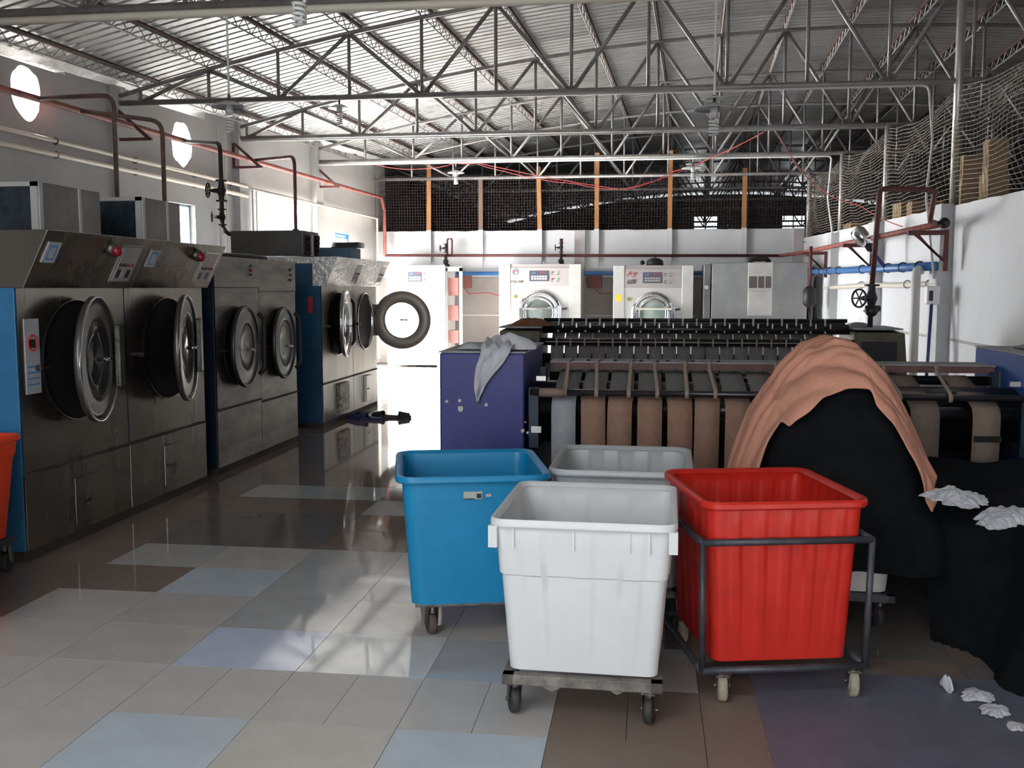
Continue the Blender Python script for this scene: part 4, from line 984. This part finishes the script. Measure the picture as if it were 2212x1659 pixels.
# cloths on the ironers
def cloth(name, fn, nu, nv, m, lab, solid=.006, cat='cloth', sub=1):
    o = MB().grid(fn, nu, nv).build(name, m, None, True)
    if sub: md = o.modifiers.new('s', 'SUBSURF'); md.levels = sub; md.render_levels = sub
    md = o.modifiers.new('t', 'SOLIDIFY'); md.thickness = solid; md.offset = 1
    return tag(o, lab, cat)
def rag1(u, v):
    # hanging tail over the front edge of the blue cabinet
    z = lambda d: 1.215
    L = 1.05*v-.30
    wdt = (.10*(1-abs(v-.35)*.6)) if v < .6 else .085*(1-(v-.6)/.42)
    cx_ = -.985+.05*math.sin(v*5)-.05*max(0, v-.5)
    x = cx_+(u-.5)*2*wdt; n_ = .016*noise.noise((u*4, v*7, 2))+.010*noise.noise((u*9, v*12, 5))
    s_ = v*.62
    if s_ < .26: return (x, 6.46-s_, 1.222+.035*abs(math.sin(u*9+v*3))+.03*math.sin(v*9)**2+n_)
    d = s_-.26
    return (x, 6.185-.018-.010*math.sin(u*8)+n_, 1.215-d*.92+.01*math.sin(u*8))
cloth('white_rag', rag1, 22, 34, whitec, 'crumpled white rag hanging over the violet-blue cabinet front')
def rag2(u, v):
    x = -1.06+.36*u; y = 6.36+.16*(v-.5)+.03*math.sin(u*6)
    e = math.sin(math.pi*min(1, max(0, v)))*math.sin(math.pi*(.08+.84*u))
    return (x, y, 1.210+.085*e+.02*noise.noise((u*6, v*5, 3))*e+.012*abs(math.sin(u*11+v*4))*e)
cloth('white_rag', rag2, 26, 16, whitec, 'bunched white rag lying on top of the violet-blue cabinet')
def rag4(u, v):
    x = -1.22+.16*u; y = 6.33+.12*v; e = math.sin(math.pi*u)*math.sin(math.pi*v)
    return (x, y, 1.206+.03*e+.006*noise.noise((u*7, v*7, 3)))
cloth('white_rag', rag4, 12, 10, whitec, 'small flat white rag left of the bunched one')
def rag3(u, v):
    e = math.sin(math.pi*u)**.6*math.sin(math.pi*v)**.7
    return (-1.40+.42*u, 10.0+.45*v, 1.215+.07*e*(1+.5*noise.noise((u*6, v*5, 8))))
cloth('brown_cloth', rag3, 22, 14, browncl, 'folded brown cloth lying on the left olive cabinet')
def rag5(u, v):
    e = math.sin(math.pi*u)**.6*math.sin(math.pi*v)**.7
    return (2.42+.62*u, 6.45+.6*v, 1.205+.10*e*(1+.5*noise.noise((u*3, v*4, 1)))+.05*u*e)
cloth('grey_sheet', rag5, 22, 14, mat('grey_linen', (.22, .22, .23), .9), 'folded grey sheet on the cobalt blue cabinet')
def rag6(u, v):
    e = math.sin(math.pi*u)**.6*math.sin(math.pi*v)**.7
    return (1.98+.22*u, 10.2+.3*v, 1.215+.04*e*(1+.5*noise.noise((u*5, v*5, 1))))
cloth('grey_rag', rag6, 12, 10, MATS['grey_linen'], 'small grey rag on the right olive cabinet')

# ---------------------------------------------------------------- laundry carts
def rrect(w_, d_, r, side=14, corner=6):
    pts = []; hw, hd = w_/2-r, d_/2-r
    cs = [(hw, -hd, -math.pi/2), (hw, hd, 0), (-hw, hd, math.pi/2), (-hw, -hd, math.pi)]
    for i, (cx_, cy_, a0) in enumerate(cs):
        for k in range(corner+1):
            a = a0+math.pi/2*k/corner; pts.append((cx_+r*math.cos(a), cy_+r*math.sin(a), i, None))
        nx_, ny_, na = cs[(i+1) % 4]
        a = a0+math.pi/2; px, py = cx_+r*math.cos(a), cy_+r*math.sin(a); qx, qy = nx_+r*math.cos(a), ny_+r*math.sin(a)
        for k in range(1, side): q = k/side; pts.append((px+(qx-px)*q, py+(qy-py)*q, i, q))
    return pts
def tub(parent, Wt, Dt, Wb, Db, z0, z1, m, ribs=3, step=None, lip=.028, r=.06, deep=.006, side=48, rimh=.022):
    levels = [0, .01, .03, .25, .5]+([step-.006, step+.006] if step else [.66])+[.80, .86, .93, .985, 1.0]
    H = z1-z0; mb = MB(); loops = []
    def loop(w_, d_, rr, z, amp=0, sgn=1):
        P_ = rrect(w_, d_, rr, side)
        out = []
        for (x, y, i, q) in P_:
            o_ = 0
            if amp and q is not None and ribs:
                u = q*ribs; fr2 = (u % 1)
                if .28 < fr2 < .72: o_ = amp
            nx_, ny_ = ((0, 0) if q is None else [(1, 0), (0, 1), (-1, 0), (0, -1)][i])
            out.append((x+nx_*o_, y+ny_*o_, z))
        loops.append(out)
    for f in levels:
        k = f
        w_ = Wb+(Wt-Wb)*k; d_ = Db+(Dt-Db)*k
        if step and f > step: w_ += .014; d_ += .014
        if f == 0: w_ -= .03; d_ -= .03
        loop(w_, d_, r, z0+H*f, deep if .03 < f < .95 else 0)
    # rim
    loop(Wt+lip*1.5, Dt+lip*1.5, r+lip*.7, z1-.012); loop(Wt+lip*2, Dt+lip*2, r+lip, z1-.004); loop(Wt+lip*2, Dt+lip*2, r+lip, z1+rimh*.6); loop(Wt+lip*1.6, Dt+lip*1.6, r+lip*.8, z1+rimh); loop(Wt+lip*.6, Dt+lip*.6, r+lip*.3, z1+rimh*.9)
    loop(Wt-.012, Dt-.012, r, z1+rimh*.3)
    for f in reversed(levels[2:-1]):
        w_ = Wb+(Wt-Wb)*f-.014; d_ = Db+(Dt-Db)*f-.014
        if step and f > step: w_ += .014; d_ += .014
        loop(w_, d_, r, z0+H*f+.006, deep if .03 < f < .95 else 0)
    n_ = len(loops[0]); vs = [v for l in loops for v in l]
    fs = [(i*n_+k, i*n_+(k+1) % n_, (i+1)*n_+(k+1) % n_, (i+1)*n_+k) for i in range(len(loops)-1) for k in range(n_)]
    fs.append(tuple(range(n_-1, -1, -1))); fs.append(tuple((len(loops)-1)*n_+k for k in range(n_)))
    mb.add(vs, fs)
    return mb.build('tub', m, parent, True, auto=True)
def caster(parent, x, y, zt, rw, wm, ang=0, wd=.03, nm='caster'):
    ca, sa = math.cos(ang), math.sin(ang)
    zc = rw
    mb = MB().cyl((0, 0, zt-.008), (0, 0, zt), .035, 12).cyl((0, 0, zc+rw*1.05), (0, 0, zt), .018, 10)
    off = .022
    for s_ in (-1, 1):
        mb.prism([(-.02, zt-.012), (.02, zt-.012), (off+.018, zc-.012), (off-.018, zc-.012)], s_*(wd/2+.005), s_*(wd/2+.008), 0)
    mb.box(-wd/2-.008, wd/2+.008, -.02, .02, zt-.016, zt-.010)
    mb.cyl((-wd/2-.014, off, zc), (wd/2+.014, off, zc), .007, 8)
    c = mb.build(nm, steeld, parent); c.location = (x, y, 0); c.rotation_euler = (0, 0, ang)
    wl = MB().lathe([(.012, -wd/2), (rw*.55, -wd/2), (rw*.62, -wd/2+.004), (rw*.9, -wd/2), (rw, -wd/2+.008), (rw, wd/2-.008), (rw*.9, wd/2), (rw*.62, wd/2-.004), (rw*.55, wd/2), (.012, wd/2)], (0, off, zc), 0, 28).build('wheel', wm, c, True)
    return c
# white cart, nearest
t = thing('laundry_cart', 'white plastic laundry cart on a worn grey dolly, nearest to the camera', 'cart', (-.215, 3.86, 0), R(-1.5))
tb = tub(t, .63, .69, .55, .60, .178, .745, tubw, 3, .66, .026, .04, .0055)
for x, y in ((-.23, 0), (.20, 0), (-.23, 1), (.20, 1)): pass
for x, h_ in ((-.25, .004), (-.03, .004), (.17, .004), (.24, .004), (-.325, .016), (.325, .016)): MB().box(x-h_, x+h_, -.362, -.334, .66, .74).build('lip_gusset', tubw, tb)
for x, z, s_ in ((-.052, .50, .006), (-.043, .485, .004), (.083, .50, .006), (.083, .483, .005)):
    MB().lathe([(.0001, -.001), (s_, 0)], (x, -.3225-.0, z), 1, 8).build('rust_spot', rust, tb)
for q in range(5):
    x = .322; MB().box(.300, .3035, -.26+.11*q, -.24+.11*q, .22, .64)
fm = MB().box(-.295, .295, -.34, -.295, .138, .176).box(-.295, .295, .285, .33, .138, .176).box(-.295, -.25, -.34, .33, .138, .176).box(.25, .295, -.34, .33, .138, .176).box(-.29, .29, -.02, .02, .14, .172).build('dolly_frame', framem, t, bevel=.003)
MB().prism([(-.15, .139), (-.07, .139), (-.11, .118)], -.335, -.30, 1).build('bent_lug', framem, fm); MB().prism([(.10, .139), (.16, .139), (.13, .123)], -.335, -.30, 1).build('bent_lug', framem, fm)
for (x, y, a) in ((-.255, -.28, .35), (.245, -.30, -.15), (-.25, .27, .5), (.25, .27, .2)): caster(t, x, y, .138, .054, rubber, a, .034)
# red cart in its tube cradle
t = thing('laundry_cart', 'red plastic laundry tub in a dark tube cradle with cream wheels', 'cart', (.47, 4.19, 0), R(12.5))
tub(t, .60, .66, .54, .60, .140, .768, tubr, 5, .78, .032, .045, .005, 60)
mb = MB(); hw, hd = .335, .345; z0_, z1_ = .125, .632; bw_, bd = .325, .338
mb2 = [((-hw, -hd, z1_), (hw, -hd, z1_)), ((hw, -hd, z1_), (hw, hd, z1_)), ((hw, hd, z1_), (-hw, hd, z1_)), ((-hw, hd, z1_), (-hw, -hd, z1_))]
for a, b in mb2: MB().cyl(a, b, .014, 10).build('top_rail', frameb, t, True)
for a, b in [((-bw_, -bd, z0_), (bw_, -bd, z0_)), ((bw_, -bd, z0_), (bw_, bd, z0_)), ((bw_, bd, z0_), (-bw_, bd, z0_)), ((-bw_, bd, z0_), (-bw_, -bd, z0_))]: MB().box(-1, 1, -1, 1, -1, 1); MB().cyl(a, b, .016, 8).build('base_rail', frameb, t, True)
for sx in (-1, 1):
    for sy in (-1, 1): MB().cyl((sx*hw, sy*hd, z1_), (sx*bw_, sy*bd, z0_), .013, 10).build('upright', frameb, t, True)
MB().cyl((hw-.01, -hd+.2, .45), (hw-.02, hd, .22), .008, 8).build('side_stay', frameb, t, True)
for (x, y, a) in ((-.245, -.345, -.2), (.28, -.345, -.25), (-.24, .29, .1), (.26, .29, .2)): caster(t, x, y, .122, .060, wheelc, a, .036)
# blue cart
t = thing('laundry_cart', 'blue plastic laundry cart with a pale sticker, behind and left of the white one', 'cart', (-.845, 4.68, 0), R(14))
tb = tub(t, .65, .70, .57, .63, .158, .742, tubb, 0, None, .03, .06)
lb = MB().box(-.05, .035, -.3515, -.340, .655, .690).build('label_plate', mat('aged_label', (.45, .46, .42), .6, 0, .2, 40), tb); 
MB().box(-.05, .0, -.353, -.3515, .655, .659).box(.01, .03, -.353, -.3515, .66, .68).build('label_print', inkk, lb)
MB().box(.05, .075, -.352, -.342, .665, .677).build('small_sticker', mat('pinkish_sticker', (.55, .45, .47), .6), tb)
MB().box(-.27, .27, -.31, .31, .150, .168).build('base_board', framem, t, bevel=.004)
for (x, y, a) in ((-.19, -.25, .25), (.2, -.26, .1), (-.2, .26, .3), (.2, .26, 0)): caster(t, x, y, .152, .052, rubbb, a, .036)
# grey-white cart
t = thing('laundry_cart', 'greyish white laundry cart directly behind the nearest white one', 'cart', (-.11, 4.885, 0), R(-1))
tub(t, .62, .70, .53, .60, .20, .745, tubg, 3, .66, .028, .07, .006)
MB().box(-.28, .28, -.32, -.28, .165, .2).box(-.28, .28, .28, .32, .165, .2).box(-.28, -.24, -.32, .32, .165, .2).box(.24, .28, -.32, .32, .165, .2).build('dolly_frame', framem, t, bevel=.003)
for (x, y, a) in ((-.24, -.27, .3), (.24, -.10, .6), (-.24, .27, .2), (.24, .27, 0)): caster(t, x, y, .165, .055, rubber, a)
# white cart under the dark heap
t = thing('laundry_cart', 'white laundry cart buried under black linen behind the red one', 'cart', (.86, 5.02, 0), R(-4))
tub(t, .60, .66, .56, .62, .19, .48, mat('cream_white_polythene', (.62, .60, .57), .4), 0, None, .02, .06)
MB().box(-.31, .31, -.35, -.31, .155, .19).box(-.31, .31, .31, .35, .155, .19).box(-.31, -.27, -.35, .35, .155, .19).box(.27, .31, -.35, .35, .155, .19).build('dolly_frame', frameb, t, bevel=.003)
for (x, y, a) in ((-.25, -.29, .3), (.26, -.22, .4), (-.25, .27, .2), (.25, .27, 0)): caster(t, x, y, .155, .05, rubber, a)
# orange-red cart at the left edge and the blue one in front of it
t = thing('laundry_cart', 'orange-red laundry cart cut off by the left edge of the picture', 'cart', (-3.83, 4.78, 0), 0)
tub(t, .64, .72, .54, .62, .20, .76, tubo, 0, .84, .028, .055)
MB().box(-.29, .29, -.33, .33, .165, .2).build('dolly_frame', frameb, t, bevel=.003)
for (x, y, a) in ((-.24, -.27, .3), (.25, -.27, .1), (-.24, .27, .2), (.25, .29, .2)): caster(t, x, y, .165, .06, rubber, a)
t = thing('laundry_cart', 'blue laundry cart showing only a sliver at the lower left edge', 'cart', (-3.33, 3.98, 0), .2)
tub(t, .58, .64, .53, .60, .17, .60, tubb, 0, None, .02, .055)
MB().box(-.27, .27, -.30, .30, .14, .17).build('base_board', framem, t, bevel=.004)
for (x, y, a) in ((-.22, -.25, .3), (.2, -.24, .1), (-.22, .25, .2), (.2, .24, 0)): caster(t, x, y, .14, .05, rubber, a)

# ---------------------------------------------------------------- linen heaps
PROF = [(.40, .30), (.43, .48), (.48, .66), (.575, .93), (.69, 1.13), (.81, 1.26), (.93, 1.295), (1.04, 1.275), (1.15, 1.16), (1.235, 1.01), (1.30, .86), (1.35, .74), (1.42, .58), (1.50, .36), (1.56, .12)]
def prof(u):
    q = u*(len(PROF)-1); i = min(int(q), len(PROF)-2); f_ = q-i
    a, b = PROF[i], PROF[i+1]; return (a[0]+(b[0]-a[0])*f_, a[1]+(b[1]-a[1])*f_)
def heap(u, tt, infl=0):
    # tt -1 (camera side) .. 1
    x, z = prof(u); k = math.sqrt(max(0, 1-abs(tt)**2.2)); cx_ = .97
    kx = .62+.38*k; zz = .30+(z-.30+infl)*(k**.85 if tt < 0 else k)
    return Vector((cx_+(x-cx_)*(kx+infl*.6), 5.32+tt*.70, zz))
def fn(u, v):
    p = heap(u, -1+2*v); n_ = .03*noise.noise((p.x*5, p.y*5, p.z*4)); return p+Vector((n_, n_, n_))
o = MB().grid(fn, 44, 30).build('linen_heap', blackc, None, True); o['kind'] = 'stuff'
tag(o, 'tall mound of black linen rising from the cart behind the red one', 'laundry')
def pk_(u, v):
    uu = .03+.77*u
    front = -.62-.06*math.sin(u*math.pi)+.10*noise.noise((u*4, 1, 4))
    if u > .62: front = -.72-.12*(u-.62)/.38
    if u < .3: front = -.80+.2*(u/.3)
    tt = .55+(front-.55)*v
    p = heap(uu, tt, .03)
    n_ = .022*noise.noise((uu*3.2, tt*7, 1))+.024*abs(math.sin(tt*11+uu*4+2.5*noise.noise((uu*3, tt*2, 9))))+.030*abs(noise.noise((uu*8, tt*9, 6)))-.03*math.exp(-((tt+.18+.1*math.sin(uu*5))/.035)**2)
    d = Vector((p.x-.97, -.6, p.z-.5)).normalized()
    return p+d*(n_+.012)
cloth('salmon_sheet', pk_, 90, 70, pinkm, 'salmon pink sheet draped over the top of the tall black mound', .006)
def hp2(u, v):
    # low heap at the right: u left->right, v front->back
    x = 1.30+2.0*u; y = 3.35+3.0*v
    xl = 1.40-.24*max(0, min(1, (y-4.5)/.5))
    e1 = min(1, max(0, (x-xl+.15*noise.noise((y*2.2, 3, 1)))/.32)); yf = 4.05-.75*(x-1.4)
    e2 = min(1, max(0, (y-yf+.1*noise.noise((x*3, 1, 1)))/.45)); e3 = min(1, max(0, (6.15-y)/.35))
    e = (1-(1-e1)**2)*(1-(1-e2)**2)*(1-(1-e3)**2)
    n_ = .10*noise.noise((x*1.6, y*1.6, 1))+.05*noise.noise((x*4, y*4, 2))+.015*noise.noise((x*11, y*11, 2))
    return (x, y, -.02+e*(.64+n_+.08*max(0, x-1.8)))
o = MB().grid(hp2, 70, 90).build('linen_heap', blackc, None, True); o['kind'] = 'stuff'
tag(o, 'low spreading heap of black linen on the floor at the right edge', 'laundry')
def lump(cx_, cy_, cz_, a, b, h, seed, lab, rz=0, m=whitec, tilt=0):
    def f(u, v):
        an = 2*math.pi*u; rr = v; q = 1+.45*noise.noise((math.cos(an)*1.5+seed, math.sin(an)*1.5, seed))+.22*noise.noise((math.cos(an)*3+seed, math.sin(an)*4, seed))
        x = a*rr*q*math.cos(an); y = b*rr*q*math.sin(an)
        z = h*.6*(1-rr**2)+h*.8*abs(noise.noise((x*11, y*9, seed)))*(1-rr*.6)+h*.22*abs(noise.noise((x*30, y*26, seed)))
        xx = x*math.cos(rz)-y*math.sin(rz); yy = x*math.sin(rz)+y*math.cos(rz)
        return (cx_+xx, cy_+yy, cz_+z+tilt*x)
    o = MB().grid(f, 90, 26, True).build('white_cloth', m, None, False)
    return tag(o, lab, 'cloth')
def fp(px, py, z):
    d = at_(px, py, 1.0)-Vector((0, 0, HEYE)); k = (z-HEYE)/d.z; return Vector((0, 0, HEYE))+d*k
p = fp(2058, 1078, .66); lump(p.x, p.y, .655, .125, .17, .06, 2, 'crumpled white cloth on top of the low black heap', .1)
p = fp(2165, 1112, .68); lump(p.x, p.y, .66, .10, .19, .06, 5, 'larger white cloth sliding down the low black heap at the right edge', -.5)
p = fp(2212, 1118, .68); lump(p.x+.02, p.y, .66, .09, .10, .05, 6, 'white cloth end beside the larger one, cut by the right edge', .2)
p = fp(2038, 1385, .2); lump(p.x+.02, p.y, .0, .016, .05, .09, 9, 'narrow upright white cloth corner at the left foot of the low black heap', .1)
p = fp(2110, 1492, .03); lump(p.x, p.y, .005, .065, .07, .035, 12, 'torn white scrap on the floor at the foot of the heap', -.4)
p = fp(2150, 1525, .03); lump(p.x, p.y, .005, .05, .06, .035, 15, 'second white scrap on the floor, right of the first', -.6)
p = fp(2195, 1562, .02); lump(p.x, p.y, .005, .03, .04, .02, 18, 'smallest white scrap on the floor at the right edge', -.6)
# blue-grey plate on the floor
tag(MB().box(.44, 2.4, 2.1, 4.16, .0005, .004).build('floor_plate', matm), 'flat blue-grey plate lying on the floor under the red cart', 'plate')

# ---------------------------------------------------------------- footwear on the floor
def slipper(px, py, lab, m, rz, s_=1):
    p = fp(px, py, 0)
    t = thing('slipper', lab, 'shoe', (p.x, p.y, 0), rz, 'footwear by the farthest dryer')
    def sole(w_, z): return [(w_*x, y, z) for x, y in ((-.038, -.12), (-.045, -.05), (-.036, .0), (-.05, .07), (-.04, .12), (0, .14), (.04, .12), (.048, .07), (.036, 0), (.042, -.05), (.036, -.12), (0, -.135))]
    a, b = sole(1, .0), sole(1, .025); n_ = len(a)
    MB().add(a+b, [tuple(range(n_-1, -1, -1)), tuple(range(n_, 2*n_))]+[(i, (i+1) % n_, (i+1) % n_+n_, i+n_) for i in range(n_)]).build('sole', m, t)
    MB().grid(lambda u, v: (.05*math.cos(math.pi*u), .02+.10*v, .022+(.045-.02*v)*math.sin(math.pi*u)), 10, 6).build('upper', m, t, True, solid=.004)
    t.scale = (s_, s_, s_)
slp = mat('navy_rubber', (.02, .03, .12), .6); slk = mat('black_rubber', (.02, .02, .025), .6)
slipper(778, 905, 'navy slipper under the corner of the farthest dryer, left one', slp, 1.2, 1.3)
slipper(797, 907, 'navy slipper under the corner of the farthest dryer, right one', slp, 1.5, 1.3)
slipper(832, 902, 'black slipper on the sunlit floor, left of the pair', slk, 1.4, 1.3)
slipper(857, 903, 'black slipper on the sunlit floor, right of the pair', slk, -1.5, 1.3)
